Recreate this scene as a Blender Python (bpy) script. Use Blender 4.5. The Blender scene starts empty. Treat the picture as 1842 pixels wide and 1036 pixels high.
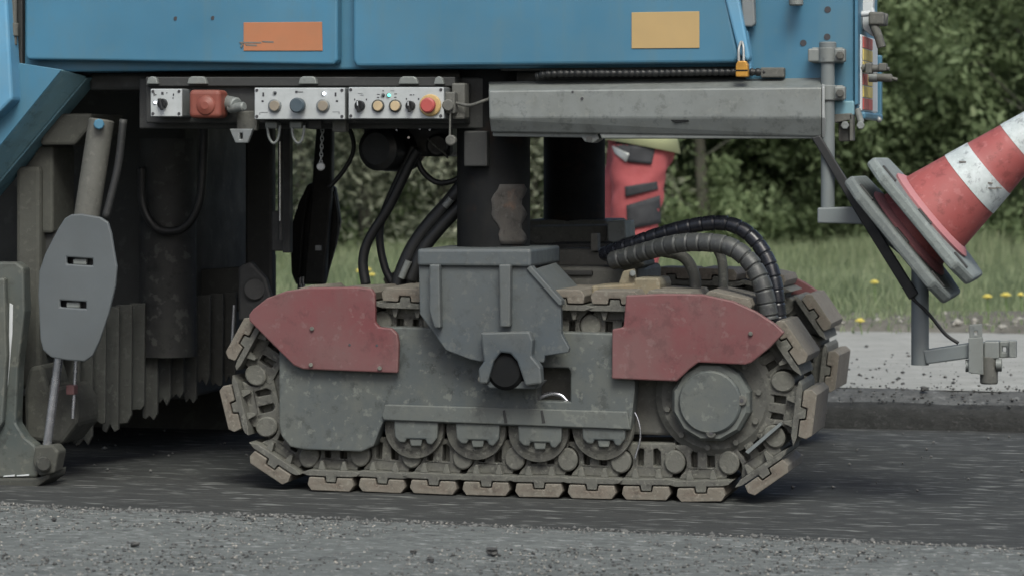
import bpy, bmesh, math, random
import numpy as np
from mathutils import Vector, Matrix
from mathutils.geometry import tessellate_polygon

random.seed(7)
rng = np.random.default_rng(7)
R = math.radians
sc = bpy.context.scene
COL = sc.collection

# ------------------------------------------------------------------ camera, sky, sun, exposure
F_PX, DIST, CAM_H, YAW, ROW_H = 5060.0, 7.5, 0.90, R(14), 285.0
FW = Vector((-math.sin(YAW), math.cos(YAW), 0))
RT = Vector((math.cos(YAW), math.sin(YAW), 0))
CAM = Vector((0, 0, CAM_H)) - DIST * FW
cd = bpy.data.cameras.new('camera')
cam = bpy.data.objects.new('camera', cd)
COL.objects.link(cam)
cam.location = CAM
cam.rotation_euler = (R(90), 0, YAW)
cd.sensor_width = 36
cd.lens = 36 * F_PX / 1842
cd.shift_y = -(518 - ROW_H) / 1842
cd.clip_end = 600
cd.dof.use_dof = True
cd.dof.focus_distance = 7.5
cd.dof.aperture_fstop = 5.6
sc.camera = cam

SUN_EL, SUN_AZ = 50, 158          # azimuth measured from +Y clockwise, where the light comes from
w = bpy.data.worlds.new('World')
sc.world = w
w.use_nodes = True
nt = w.node_tree
bg = nt.nodes['Background']
sky = nt.nodes.new('ShaderNodeTexSky')
sky.sky_type = 'NISHITA'
sky.sun_disc = False
sky.sun_elevation = R(SUN_EL)
sky.sun_rotation = R(SUN_AZ)
sky.air_density = 0.9
sky.dust_density = 5.0
sky.ozone_density = 1.0
nt.links.new(sky.outputs[0], bg.inputs[0])
bg.inputs[1].default_value = 0.10
sl = bpy.data.lights.new('sun', 'SUN')
sl.energy = 1.5
sl.angle = R(24)
sl.color = (0.95, 1.0, 0.94)
so = bpy.data.objects.new('sun', sl)
COL.objects.link(so)
sd = Vector((math.sin(R(SUN_AZ)) * math.cos(R(SUN_EL)), math.cos(R(SUN_AZ)) * math.cos(R(SUN_EL)), math.sin(R(SUN_EL))))
so.rotation_euler = sd.to_track_quat('Z', 'Y').to_euler()
so.location = (0, 0, 20)
sc.view_settings.view_transform = 'Standard'
sc.view_settings.look = 'None'
sc.view_settings.gamma = 1
sc.view_settings.exposure = 0.92


# ------------------------------------------------------------------ helpers
def ray(px, py):
    return FW + RT * ((px - 921) / F_PX) - Vector((0, 0, 1)) * ((py - ROW_H) / F_PX)


def P(px, py, Y=0.0):
    d = ray(px, py)
    return CAM + d * ((Y - CAM.y) / d.y)


def G(px, py, z=0.0):
    d = ray(px, py)
    return CAM + d * ((z - CAM.z) / d.z)


def PD(px, py, depth):
    return CAM + ray(px, py) * depth


def V(*a):
    return Vector(a)


WLOC = {}


def hz(a, b=0.0):
    return math.modf(math.sin(a * 12.9898 + b * 78.233) * 43758.5453)[0]


# ---------------- materials
MATS = {}


def M(name, col, rough=0.6, metal=0.0, dirt=0.3, dcol=(0.12, 0.11, 0.098), scale=5.0, bump=0.0, var=0.25,
      top=0.25, spec=0.4, streak=0.0, rust=0.0, emit=None, bscale=60):
    dcol = (dcol[0] * 0.92, dcol[1], dcol[2] * 0.99)
    m = bpy.data.materials.new(name)
    m.use_nodes = True
    t = m.node_tree
    N, L = t.nodes, t.links
    b = N['Principled BSDF']
    b.inputs['Roughness'].default_value = rough
    b.inputs['Metallic'].default_value = metal
    b.inputs['Specular IOR Level'].default_value = spec
    geo = N.new('ShaderNodeNewGeometry')

    def noise(sc_, det=6, rg=0.6, vec=None):
        n = N.new('ShaderNodeTexNoise')
        n.inputs['Scale'].default_value = sc_
        n.inputs['Detail'].default_value = det
        n.inputs['Roughness'].default_value = rg
        L.new(vec if vec else geo.outputs['Position'], n.inputs['Vector'])
        return n.outputs['Fac']

    def ramp(src, a, c, va=0.0, vc=1.0):
        r = N.new('ShaderNodeMapRange')
        r.inputs['From Min'].default_value = a
        r.inputs['From Max'].default_value = c
        r.inputs['To Min'].default_value = va
        r.inputs['To Max'].default_value = vc
        L.new(src, r.inputs['Value'])
        return r.outputs['Result']

    def mix(fac, a, c):
        x = N.new('ShaderNodeMix')
        x.data_type = 'RGBA'
        for s, v in ((0, fac), (6, a), (7, c)):
            if hasattr(v, 'links') or hasattr(v, 'is_linked'):
                L.new(v, x.inputs[s])
            elif s == 0:
                x.inputs[0].default_value = v
            else:
                x.inputs[s].default_value = (*v, 1)
        return x.outputs[2]

    def math_(op, a, c):
        x = N.new('ShaderNodeMath')
        x.operation = op
        x.use_clamp = True
        for s, v in ((0, a), (1, c)):
            if hasattr(v, 'is_linked'):
                L.new(v, x.inputs[s])
            else:
                x.inputs[s].default_value = v
        return x.outputs[0]

    dark = tuple(c * (1 - var) for c in col)
    light = tuple(min(0.9, c * (1 + var)) for c in col)
    c = mix(ramp(noise(scale * 0.6, 4), 0.3, 0.7), dark, light)
    if dirt > 0:
        f = ramp(noise(scale * 2.2, 8, 0.68), 0.42, 0.62, 0, dirt)
        sep = N.new('ShaderNodeSeparateXYZ')
        L.new(geo.outputs['Normal'], sep.inputs[0])
        f = math_('ADD', f, ramp(sep.outputs['Z'], 0.2, 1.0, 0, top))
        f = math_('ADD', f, ramp(noise(scale * 14, 3, 0.5), 0.62, 0.72, 0, dirt * 0.6))
        if streak:
            mp = N.new('ShaderNodeMapping')
            mp.inputs['Scale'].default_value = (22, 22, 1.6)
            L.new(geo.outputs['Position'], mp.inputs['Vector'])
            f = math_('ADD', f, ramp(noise(1.0, 4, 0.6, mp.outputs[0]), 0.5, 0.75, 0, streak))
        c = mix(f, c, dcol)
    if dirt > 0.3:
        c = mix(ramp(noise(scale * 5.5, 5, 0.75), 0.535, 0.63, 0, min(0.8, dirt * 1.3)), c, tuple(x * 0.38 for x in col))
        c = mix(ramp(noise(scale * 9.5, 3, 0.6), 0.585, 0.65, 0, min(0.6, dirt)), c, tuple(min(0.5, x * 1.5 + 0.02) for x in dcol))
        c = mix(ramp(geo.outputs['Pointiness'], 0.515, 0.58, 0, 0.55), c, tuple(min(0.5, x * 1.35 + 0.02) for x in dcol))
    if rust:
        c = mix(ramp(noise(scale * 1.7, 7, 0.7), 0.55, 0.68, 0, rust), c, (0.13, 0.06, 0.03))
    L.new(c, b.inputs['Base Color'])
    if bump:
        bp = N.new('ShaderNodeBump')
        bp.inputs['Strength'].default_value = bump
        bp.inputs['Distance'].default_value = 0.004
        L.new(noise(bscale, 8, 0.7), bp.inputs['Height'])
        L.new(bp.outputs[0], b.inputs['Normal'])
    rr = ramp(noise(scale * 3, 5), 0.3, 0.7, max(0.05, rough - 0.12), min(1, rough + 0.12))
    L.new(rr, b.inputs['Roughness'])
    if emit:
        b.inputs['Emission Color'].default_value = (*emit[0], 1)
        b.inputs['Emission Strength'].default_value = emit[1]
    MATS[name] = m
    return m


M('blue_paint', (0.041, 0.136, 0.215), 0.42, dirt=0.28, dcol=(0.075, 0.135, 0.17), scale=2.2, var=0.2, streak=0.4, top=0.2)
M('blue_paint_dusty', (0.085, 0.205, 0.280), 0.55, dirt=0.5, dcol=(0.10, 0.16, 0.175), scale=4, var=0.2, streak=0.2)
M('light_blue_paint', (0.085, 0.23, 0.36), 0.45, dirt=0.2, dcol=(0.15, 0.19, 0.2), scale=5, var=0.15)
M('grey_frame_paint', (0.045, 0.056, 0.061), 0.6, dirt=0.6, dcol=(0.080, 0.080, 0.072), scale=4, var=0.14, streak=0.3, bump=0.15)
M('bracket_grey', (0.0410, 0.0552, 0.0674), 0.55, dirt=0.35, dcol=(0.0634, 0.0626, 0.0578), scale=5, var=0.12, bump=0.12)
M('galvanised', (0.1495, 0.1663, 0.1680), 0.5, metal=0.15, dirt=0.5, dcol=(0.1085, 0.1085, 0.1021), scale=5, var=0.16, streak=0.35, bump=0.08)
M('galvanised_light', (0.2736, 0.2888, 0.2888), 0.45, metal=0.3, dirt=0.3, dcol=(0.1520, 0.1520, 0.1444), scale=9, var=0.15)
M('post_grey', (0.120, 0.138, 0.142), 0.5, dirt=0.3, dcol=(0.1140, 0.1140, 0.1102), scale=6, var=0.12)
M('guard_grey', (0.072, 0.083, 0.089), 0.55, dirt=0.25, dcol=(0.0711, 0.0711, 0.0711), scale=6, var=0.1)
M('red_fender', (0.112, 0.027, 0.031), 0.6, dirt=0.36, dcol=(0.098, 0.056, 0.054), scale=3.2, var=0.18, top=0.19, streak=0.2, bump=0.1)
M('track_steel', (0.0577, 0.0577, 0.0530), 0.75, metal=0.0, dirt=0.7, dcol=(0.0874, 0.0819, 0.0702), scale=9, var=0.28, bump=0.5, bscale=90, top=0.35)
M('pad_polymer', (0.0943, 0.0773, 0.0627), 0.8, dirt=0.5, dcol=(0.1223, 0.1075, 0.0896), scale=10, var=0.25, bump=0.6, bscale=90)
M('dusty_steel', (0.0462, 0.0482, 0.0449), 0.7, dirt=0.6, dcol=(0.0693, 0.0647, 0.0568), scale=7, var=0.2, bump=0.3)
M('dark_steel', (0.008, 0.009, 0.0105), 0.6, dirt=0.35, dcol=(0.017, 0.017, 0.016), scale=6, var=0.3, bump=0.15)
M('rusty_dark', (0.007, 0.008, 0.009), 0.75, dirt=0.28, dcol=(0.020, 0.018, 0.016), scale=3.5, var=0.35, rust=0.12, bump=0.15, spec=0.15)
M('mud_stain', (0.034, 0.031, 0.028), 0.8, dirt=0.6, dcol=(0.020, 0.018, 0.017), scale=7, var=0.3, rust=0.3, bump=0.4)
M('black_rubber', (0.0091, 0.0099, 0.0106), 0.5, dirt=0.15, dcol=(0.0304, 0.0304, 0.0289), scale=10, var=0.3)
M('hose_wrap_black', (0.0114, 0.0129, 0.0182), 0.3, dirt=0.15, dcol=(0.0456, 0.0456, 0.0456), scale=12, var=0.3, top=0.1)
M('hose_wrap_grey', (0.026, 0.028, 0.031), 0.5, dirt=0.4, dcol=(0.060, 0.060, 0.056), scale=12, var=0.2)
M('flap_rubber', (0.022, 0.023, 0.022), 0.8, dirt=0.6, dcol=(0.036, 0.036, 0.032), scale=6, var=0.4, streak=0.5)
M('housing_dark', (0.012, 0.0125, 0.013), 0.7, dirt=0.6, dcol=(0.026, 0.026, 0.023), scale=2.5, var=0.3, streak=0.4)
M('plate_green_grey', (0.0413, 0.0540, 0.0540), 0.6, dirt=0.55, dcol=(0.0638, 0.0615, 0.0510), scale=4, var=0.2, streak=0.4, bump=0.15)
M('muddy_steel', (0.0259, 0.0274, 0.0245), 0.8, dirt=0.5, dcol=(0.0418, 0.0403, 0.0331), scale=6, var=0.25, bump=0.3)
M('chrome', (0.55, 0.56, 0.60), 0.2, metal=0.9, dirt=0.05, scale=10, var=0.05, top=0)
M('control_face', (0.3496, 0.3724, 0.3800), 0.45, metal=0.2, dirt=0.22, dcol=(0.2280, 0.2356, 0.2280), scale=12, var=0.07, top=0)
M('control_side', (0.15, 0.165, 0.17), 0.5, metal=0.2, dirt=0.3, scale=12, var=0.1)
M('black_plastic', (0.0060, 0.0070, 0.0085), 0.45, dirt=0.05, scale=20, var=0.2, top=0)
M('blue_grey_knob', (0.0380, 0.0570, 0.0722), 0.5, dirt=0.1, scale=20, var=0.1)
M('tan_button', (0.1824, 0.1596, 0.1254), 0.5, dirt=0.15, scale=20, var=0.1)
M('cream_button', (0.37, 0.29, 0.18), 0.4, dirt=0.1, scale=20, var=0.1)
M('stop_red', (0.31, 0.06, 0.055), 0.4, dirt=0.05, scale=20, var=0.1)
M('stop_yellow', (0.40, 0.28, 0.12), 0.45, dirt=0.1, scale=20, var=0.1)
M('ink', (0.03, 0.03, 0.035), 0.6, dirt=0, var=0.05)
M('ink_grey', (0.2, 0.21, 0.22), 0.6, dirt=0, var=0.05)
M('lamp_white', (0.9, 0.92, 1.0), 0.3, dirt=0, var=0.02, emit=((0.85, 0.9, 1), 3.0))
M('lamp_green', (0.1, 0.7, 0.5), 0.3, dirt=0, var=0.02, emit=((0.10, 0.75, 0.48), 1.4))
M('lamp_off', (0.03, 0.035, 0.04), 0.3, dirt=0, var=0.02)
M('orange_lens', (0.16, 0.045, 0.032), 0.5, dirt=0.2, dcol=(0.1140, 0.0608, 0.0456), scale=14, var=0.2)
M('orange_sticker', (0.31, 0.125, 0.060), 0.55, dirt=0.15, dcol=(0.2280, 0.1292, 0.0760), scale=9, var=0.06)
M('yellow_sticker', (0.32, 0.225, 0.10), 0.55, dirt=0.12, dcol=(0.2660, 0.1900, 0.1064), scale=9, var=0.05)
M('scuff', (0.0760, 0.0608, 0.0570), 0.8, dirt=0.4, scale=30, var=0.2)
M('padlock_brass', (0.4180, 0.2128, 0.0342), 0.4, metal=0.2, dirt=0.3, dcol=(0.1064, 0.0608, 0.0228), scale=25, var=0.2)
M('yellow_block', (0.1581, 0.1216, 0.0699), 0.7, dirt=0.5, dcol=(0.1155, 0.1003, 0.0730), scale=9, var=0.25, bump=0.3)
M('board_red', (0.3192, 0.0532, 0.0456), 0.5, dirt=0.3, dcol=(0.3040, 0.1976, 0.1520), scale=18, var=0.2)
M('board_yellow', (0.4180, 0.3192, 0.0760), 0.5, dirt=0.3, dcol=(0.3800, 0.3420, 0.2280), scale=18, var=0.2)
M('white_paint', (0.4180, 0.4408, 0.4560), 0.5, dirt=0.2, dcol=(0.3040, 0.3116, 0.3040), scale=8, var=0.1)
M('cone_red', (0.245, 0.060, 0.057), 0.55, dirt=0.35, dcol=(0.2280, 0.0760, 0.0760), scale=5, var=0.12, top=0.15)
M('cone_white', (0.42, 0.46, 0.47), 0.45, dirt=0.55, dcol=(0.3040, 0.3192, 0.3192), scale=9, var=0.06, top=0.05)
M('cone_pink', (0.32, 0.13, 0.14), 0.6, dirt=0.3, dcol=(0.3040, 0.1520, 0.1520), scale=8, var=0.1)
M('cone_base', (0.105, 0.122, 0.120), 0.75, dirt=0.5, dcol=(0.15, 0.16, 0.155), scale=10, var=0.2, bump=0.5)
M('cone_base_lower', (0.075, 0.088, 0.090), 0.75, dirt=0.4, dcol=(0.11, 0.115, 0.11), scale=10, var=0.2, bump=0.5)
M('trouser_red', (0.27, 0.062, 0.066), 0.85, dirt=0.3, dcol=(0.2508, 0.0456, 0.0456), scale=9, var=0.18, bump=0.5, bscale=25, top=0)
M('trouser_black', (0.0266, 0.0281, 0.0319), 0.85, dirt=0.2, dcol=(0.0456, 0.0456, 0.0456), scale=10, var=0.2, top=0)
M('hi_vis', (0.50, 0.53, 0.30), 0.7, dirt=0.1, dcol=(0.4, 0.4, 0.3), scale=9, var=0.08, top=0)
M('skin', (0.45, 0.26, 0.19), 0.6, dirt=0.0, var=0.08)
M('hair', (0.03, 0.02, 0.015), 0.7, dirt=0.0, var=0.2)
M('boot_leather', (0.0228, 0.0205, 0.0182), 0.6, dirt=0.3, scale=15, var=0.2)
M('lips', (0.33, 0.12, 0.10), 0.5, dirt=0, var=0.05)
M('eye', (0.6, 0.6, 0.6), 0.3, dirt=0, var=0.02)
M('bark', (0.060, 0.050, 0.040), 0.9, dirt=0.4, dcol=(0.05, 0.055, 0.04), scale=6, var=0.4, bump=0.8)
M('dandelion_yellow', (0.50, 0.43, 0.10), 0.7, dirt=0.0, var=0.1)
M('stem_green', (0.10, 0.16, 0.05), 0.7, dirt=0.0, var=0.1)
M('clod', (0.030, 0.031, 0.033), 0.9, dirt=0.2, scale=30, var=0.4, bump=0.8)
M('crumb_mid', (0.085, 0.088, 0.088), 0.9, dirt=0.3, scale=30, var=0.4)
M('stone_pale', (0.2508, 0.2432, 0.2204), 0.9, dirt=0.2, scale=30, var=0.2, bump=0.5)


def leaf_mat(name, stops, rough=0.6):
    m = bpy.data.materials.new(name)
    m.use_nodes = True
    N, L = m.node_tree.nodes, m.node_tree.links
    b = N['Principled BSDF']
    g = N.new('ShaderNodeNewGeometry')
    r = N.new('ShaderNodeValToRGB')
    while len(r.color_ramp.elements) < len(stops):
        r.color_ramp.elements.new(0.5)
    for e, (p, c) in zip(r.color_ramp.elements, stops):
        e.position = p
        e.color = (*c, 1)
    n = N.new('ShaderNodeTexNoise')
    n.inputs['Scale'].default_value = 1.1
    n.inputs['Detail'].default_value = 3
    L.new(g.outputs['Position'], n.inputs['Vector'])
    a = N.new('ShaderNodeMath')
    a.operation = 'MULTIPLY_ADD'
    a.inputs[1].default_value = 0.6
    L.new(g.outputs['Random Per Island'], a.inputs[0])
    mr = N.new('ShaderNodeMapRange')
    mr.inputs['From Min'].default_value = 0.3
    mr.inputs['From Max'].default_value = 0.7
    mr.inputs['To Min'].default_value = 0.0
    mr.inputs['To Max'].default_value = 0.4
    L.new(n.outputs['Fac'], mr.inputs['Value'])
    L.new(mr.outputs[0], a.inputs[2])
    L.new(a.outputs[0], r.inputs[0])
    L.new(r.outputs[0], b.inputs['Base Color'])
    b.inputs['Roughness'].default_value = rough
    b.inputs['Specular IOR Level'].default_value = 0.25
    tr = N.new('ShaderNodeBsdfTranslucent')
    L.new(r.outputs[0], tr.inputs['Color'])
    ms = N.new('ShaderNodeMixShader')
    ms.inputs[0].default_value = 0.55
    L.new(b.outputs[0], ms.inputs[1])
    L.new(tr.outputs[0], ms.inputs[2])
    L.new(ms.outputs[0], N['Material Output'].inputs['Surface'])
    MATS[name] = m


leaf_mat('leaf_dark', [(0.0, (0.075, 0.105, 0.062)), (0.45, (0.130, 0.178, 0.097)), (0.8, (0.177, 0.228, 0.124)), (1.0, (0.251, 0.301, 0.182))])
leaf_mat('leaf_mid', [(0.0, (0.101, 0.139, 0.072)), (0.45, (0.167, 0.223, 0.114)), (0.8, (0.217, 0.278, 0.147)), (1.0, (0.335, 0.383, 0.232))])
leaf_mat('leaf_grey', [(0.0, (0.128, 0.147, 0.102)), (0.45, (0.225, 0.247, 0.180)), (0.8, (0.315, 0.338, 0.255)), (1.0, (0.495, 0.495, 0.390))])
leaf_mat('grass_blade', [(0.0, (0.158, 0.200, 0.112)), (0.5, (0.242, 0.295, 0.169)), (0.85, (0.302, 0.338, 0.213)), (1.0, (0.411, 0.401, 0.288))])


def ground_mat(name, c0, c1, fleck, fl_amt, stretch=(1, 1, 1), scale=18, bump=0.6, dark=None, dk_amt=0.0, fleck_scale=90, big=1.2):
    m = bpy.data.materials.new(name)
    m.use_nodes = True
    N, L = m.node_tree.nodes, m.node_tree.links
    b = N['Principled BSDF']
    b.inputs['Roughness'].default_value = 0.92
    b.inputs['Specular IOR Level'].default_value = 0.2
    g = N.new('ShaderNodeNewGeometry')
    mp = N.new('ShaderNodeMapping')
    mp.inputs['Scale'].default_value = stretch
    L.new(g.outputs['Position'], mp.inputs['Vector'])

    def noise(s, d, r, v):
        n = N.new('ShaderNodeTexNoise')
        n.inputs['Scale'].default_value = s
        n.inputs['Detail'].default_value = d
        n.inputs['Roughness'].default_value = r
        L.new(v, n.inputs['Vector'])
        return n.outputs['Fac']

    def rng_(s, a, c, x=0.0, y=1.0):
        r = N.new('ShaderNodeMapRange')
        for k, v in (('From Min', a), ('From Max', c), ('To Min', x), ('To Max', y)):
            r.inputs[k].default_value = v
        L.new(s, r.inputs['Value'])
        return r.outputs[0]

    def mix(f, a, c):
        x = N.new('ShaderNodeMix')
        x.data_type = 'RGBA'
        L.new(f, x.inputs[0])
        for s, v in ((6, a), (7, c)):
            if hasattr(v, 'is_linked'):
                L.new(v, x.inputs[s])
            else:
                x.inputs[s].default_value = (*v, 1)
        return x.outputs[2]
    c = mix(rng_(noise(scale, 8, 0.7, mp.outputs[0]), 0.32, 0.68), c0, c1)
    c = mix(rng_(noise(big, 4, 0.6, mp.outputs[0]), 0.35, 0.7, 0, 0.45), c, c0)
    c = mix(rng_(noise(fleck_scale, 3, 0.6, mp.outputs[0]), 0.57, 0.68, 0, fl_amt), c, fleck)
    if dark:
        c = mix(rng_(noise(fleck_scale * 0.7, 4, 0.6, mp.outputs[0]), 0.60, 0.70, 0, dk_amt), c, dark)
    L.new(c, b.inputs['Base Color'])
    bp = N.new('ShaderNodeBump')
    bp.inputs['Strength'].default_value = bump
    bp.inputs['Distance'].default_value = 0.006
    L.new(noise(fleck_scale * 0.8, 6, 0.7, mp.outputs[0]), bp.inputs['Height'])
    L.new(bp.outputs[0], b.inputs['Normal'])
    MATS[name] = m


ground_mat('milled_asphalt', (0.026, 0.028, 0.028), (0.050, 0.053, 0.051), (0.20, 0.21, 0.20), 0.65, (0.2, 1, 1), 16, 0.8, (0.018, 0.018, 0.02), 0.6, 48)  # dark asphalt tone, also stands in for the shade in front of the track
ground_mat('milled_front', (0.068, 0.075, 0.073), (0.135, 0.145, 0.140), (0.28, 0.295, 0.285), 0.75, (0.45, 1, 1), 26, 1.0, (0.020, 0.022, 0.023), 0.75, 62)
ground_mat('old_road', (0.195, 0.200, 0.188), (0.275, 0.280, 0.265), (0.35, 0.355, 0.335), 0.4, (0.5, 1, 1), 8, 0.3, (0.06, 0.06, 0.062), 0.55, 40)
ground_mat('cut_asphalt', (0.018, 0.019, 0.019), (0.034, 0.036, 0.036), (0.08, 0.08, 0.08), 0.3, (0.6, 1, 1), 30, 0.9, None, 0, 90)
ground_mat('broken_asphalt', (0.045, 0.047, 0.048), (0.095, 0.10, 0.10), (0.17, 0.175, 0.175), 0.5, (0.7, 1, 1), 30, 1.0, (0.02, 0.02, 0.021), 0.6, 55)
ground_mat('soil', (0.075, 0.072, 0.060), (0.15, 0.145, 0.125), (0.25, 0.24, 0.215), 0.4, (1, 1, 1), 5, 0.9, (0.05, 0.045, 0.035), 0.6, 30)
ground_mat('verge_soil', (0.060, 0.075, 0.030), (0.11, 0.125, 0.052), (0.18, 0.17, 0.10), 0.3, (1, 1, 1), 5, 0.9, (0.04, 0.045, 0.02), 0.6, 30)


# ---------------- mesh builder
class MB:
    def __init__(self):
        self.bm = bmesh.new()
        self.mats = []
        self.mi = 0

    def mat(self, name):
        if name not in self.mats:
            self.mats.append(name)
        self.mi = self.mats.index(name)
        return self

    def _tag(self, faces, smooth=False):
        for f in faces:
            f.material_index = self.mi
            f.smooth = smooth

    def loft(self, front, back, bevel=0.0, holes=(), hback=(), seg=2):
        """closed solid between two loops of equal length (front seen by the camera)"""
        tmp = bmesh.new()
        fl = [list(front)] + [list(h) for h in holes]
        bl = [list(back)] + [list(h) for h in hback]
        if holes and not hback:
            off = back[0] - front[0]
            bl = [list(back)] + [[p + off for p in h] for h in holes]
        fv = [[tmp.verts.new(p) for p in lp] for lp in fl]
        bv = [[tmp.verts.new(p) for p in lp] for lp in bl]
        if holes:
            tri = tessellate_polygon(fl)
            ff, bb = sum(fv, []), sum(bv, [])
            for a, b_, c in tri:
                try:
                    tmp.faces.new((ff[a], ff[b_], ff[c]))
                    tmp.faces.new((bb[c], bb[b_], bb[a]))
                except ValueError:
                    pass
        else:
            tmp.faces.new(fv[0])
            tmp.faces.new(list(reversed(bv[0])))
        for x, y in zip(fv, bv):
            n = len(x)
            for i in range(n):
                j = (i + 1) % n
                tmp.faces.new((x[i], y[i], y[j], x[j]))
        bmesh.ops.recalc_face_normals(tmp, faces=tmp.faces)
        if bevel > 0:
            tmp.normal_update()
            ed = [e for e in tmp.edges if len(e.link_faces) == 2 and e.calc_face_angle(0) > R(28)]
            if ed:
                bmesh.ops.bevel(tmp, geom=ed, offset=bevel, segments=seg, affect='EDGES', profile=0.5, clamp_overlap=True)
        for f in tmp.faces:
            f.material_index = self.mi
        me = bpy.data.meshes.new('tmp')
        tmp.to_mesh(me)
        tmp.free()
        n0 = len(self.bm.faces)
        self.bm.from_mesh(me)
        bpy.data.meshes.remove(me)
        return self

    def plate(self, pts, Yf, Yb, bevel=0.003, holes=(), seg=2):
        """outline given in photo coordinates at its own distance Yf, given real thickness Yf..Yb"""
        fr = [P(x, y, Yf) for x, y in pts]
        d = V(0, Yb - Yf, 0)
        hs = [[P(x, y, Yf) for x, y in h] for h in holes]
        return self.loft(fr, [p + d for p in fr], bevel, hs, seg=seg)

    def box(self, c, s, bevel=0.003, rot=None, seg=2):
        hx, hy, hz_ = s[0] / 2, s[1] / 2, s[2] / 2
        m = rot if rot else Matrix.Identity(3)
        q = [V(-hx, -hy, -hz_), V(hx, -hy, -hz_), V(hx, -hy, hz_), V(-hx, -hy, hz_)]
        c = Vector(c)
        return self.loft([c + m @ p for p in q], [c + m @ (p + V(0, s[1], 0)) for p in q], bevel, seg=seg)

    def pbox(self, x0, y0, x1, y1, Yf, Yb, bevel=0.003, seg=2):
        return self.plate([(x0, y1), (x1, y1), (x1, y0), (x0, y0)], Yf, Yb, bevel, seg=seg)

    def rings(self, rings, smooth=True, cap=True, close=False):
        vs = [[self.bm.verts.new(p) for p in r] for r in rings]
        n = len(vs[0])
        fs = []
        for a, b_ in zip(vs[:-1], vs[1:]):
            for i in range(n):
                j = (i + 1) % n
                fs.append(self.bm.faces.new((a[i], a[j], b_[j], b_[i])))
        self._tag(fs, smooth)
        if cap:
            cf = []
            for r_, rev in ((vs[0], True), (vs[-1], False)):
                try:
                    cf.append(self.bm.faces.new(list(reversed(r_)) if rev else r_))
                except ValueError:
                    pass
            self._tag(cf, False)
        return self

    def lathe(self, p, axis, prof, seg=24, smooth=True, phase=0.0):
        """prof: list of (distance along axis, radius)"""
        axis = Vector(axis).normalized()
        q = axis.to_track_quat('Z', 'Y').to_matrix()
        rs = []
        for h, r in prof:
            rs.append([Vector(p) + axis * h + q @ V(math.cos(phase + 2 * math.pi * i / seg) * r, math.sin(phase + 2 * math.pi * i / seg) * r, 0) for i in range(seg)])
        # split creases: separate strips so that shading stays crisp
        for a, b_ in zip(rs[:-1], rs[1:]):
            self.rings([a, b_], smooth, cap=False)
        va = [self.bm.verts.new(x) for x in rs[0]]
        vb = [self.bm.verts.new(x) for x in rs[-1]]
        self._tag([self.bm.faces.new(list(reversed(va))), self.bm.faces.new(vb)], False)
        return self

    def cyl(self, p0, p1, r, seg=20, r1=None, ch=0.0):
        p0, p1 = Vector(p0), Vector(p1)
        L_ = (p1 - p0).length
        r1 = r if r1 is None else r1
        if ch:
            return self.lathe(p0, p1 - p0, [(0, r - ch), (ch, r), (L_ - ch, r1), (L_, r1 - ch)], seg)
        return self.lathe(p0, p1 - p0, [(0, r), (L_, r1)], seg)

    def tube(self, pts, r, seg=12, n=10, rf=None, straight=False):
        pts = [Vector(p) for p in pts]
        if straight:
            path = pts
        else:
            path = []
            e = [pts[0] * 2 - pts[1]] + pts + [pts[-1] * 2 - pts[-2]]
            for i in range(1, len(e) - 2):
                a, b_, c, d = e[i - 1:i + 3]
                for k in range(n):
                    t = k / n
                    path.append(0.5 * ((2 * b_) + (c - a) * t + (2 * a - 5 * b_ + 4 * c - d) * t * t + (3 * b_ - a - 3 * c + d) * t ** 3))
            path.append(pts[-1])
        up = V(0.13, 1, 0.21)
        rs = []
        s = 0.0
        for i, p in enumerate(path):
            if i:
                s += (p - path[i - 1]).length
            t = (path[min(i + 1, len(path) - 1)] - path[max(i - 1, 0)]).normalized()
            u = t.cross(up)
            if u.length < 1e-4:
                u = t.cross(V(1, 0, 0))
            u.normalize()
            v = u.cross(t)
            rr = rf(s) if rf else r
            rs.append([p + (u * math.cos(2 * math.pi * k / seg) + v * math.sin(2 * math.pi * k / seg)) * rr for k in range(seg)])
        return self.rings(rs, True)

    def ball(self, c, r, sx=1, sy=1, sz=1, seg=14, rn=9):
        c = Vector(c)
        rs = []
        for i in range(rn + 1):
            a = -math.pi / 2 + math.pi * (0.02 + 0.96 * i / rn)
            rs.append([c + V(math.cos(a) * math.cos(2 * math.pi * k / seg) * r * sx, math.cos(a) * math.sin(2 * math.pi * k / seg) * r * sy, math.sin(a) * r * sz) for k in range(seg)])
        return self.rings(rs, True)

    def build(self, name, mat=None, parent=None, kind=None, label=None, origin=None):
        if mat and mat not in self.mats:
            self.mats.append(mat)
        bmesh.ops.recalc_face_normals(self.bm, faces=self.bm.faces)
        me = bpy.data.meshes.new(name)
        self.bm.to_mesh(me)
        self.bm.free()
        for m in self.mats:
            me.materials.append(MATS[m])
        co = np.empty(len(me.vertices) * 3, dtype=np.float32)
        me.vertices.foreach_get('co', co)
        co = co.reshape(-1, 3)
        if origin is None:
            lo, hi = co.min(0), co.max(0)
            origin = Vector(((lo[0] + hi[0]) / 2, (lo[1] + hi[1]) / 2, float(lo[2]) if parent is None else (lo[2] + hi[2]) / 2))
        co -= np.array(origin, dtype=np.float32)
        me.vertices.foreach_set('co', co.ravel())
        me.update()
        return link(name, me, origin, parent, kind, label)


def link(name, me, origin, parent=None, kind=None, label=None):
    o = bpy.data.objects.new(name, me)
    COL.objects.link(o)
    if parent:
        o.parent = parent
        o.location = Vector(origin) - WLOC[parent.name]
    else:
        o.location = origin
    WLOC[o.name] = Vector(origin)
    if kind:
        o['kind'] = kind
    if label:
        o['label'] = label
    return o


def thing(name, label, cat, loc=(0, 0, 0), group=None):
    o = link(name, None, Vector(loc))
    tag(o, label, cat, group)
    return o


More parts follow.
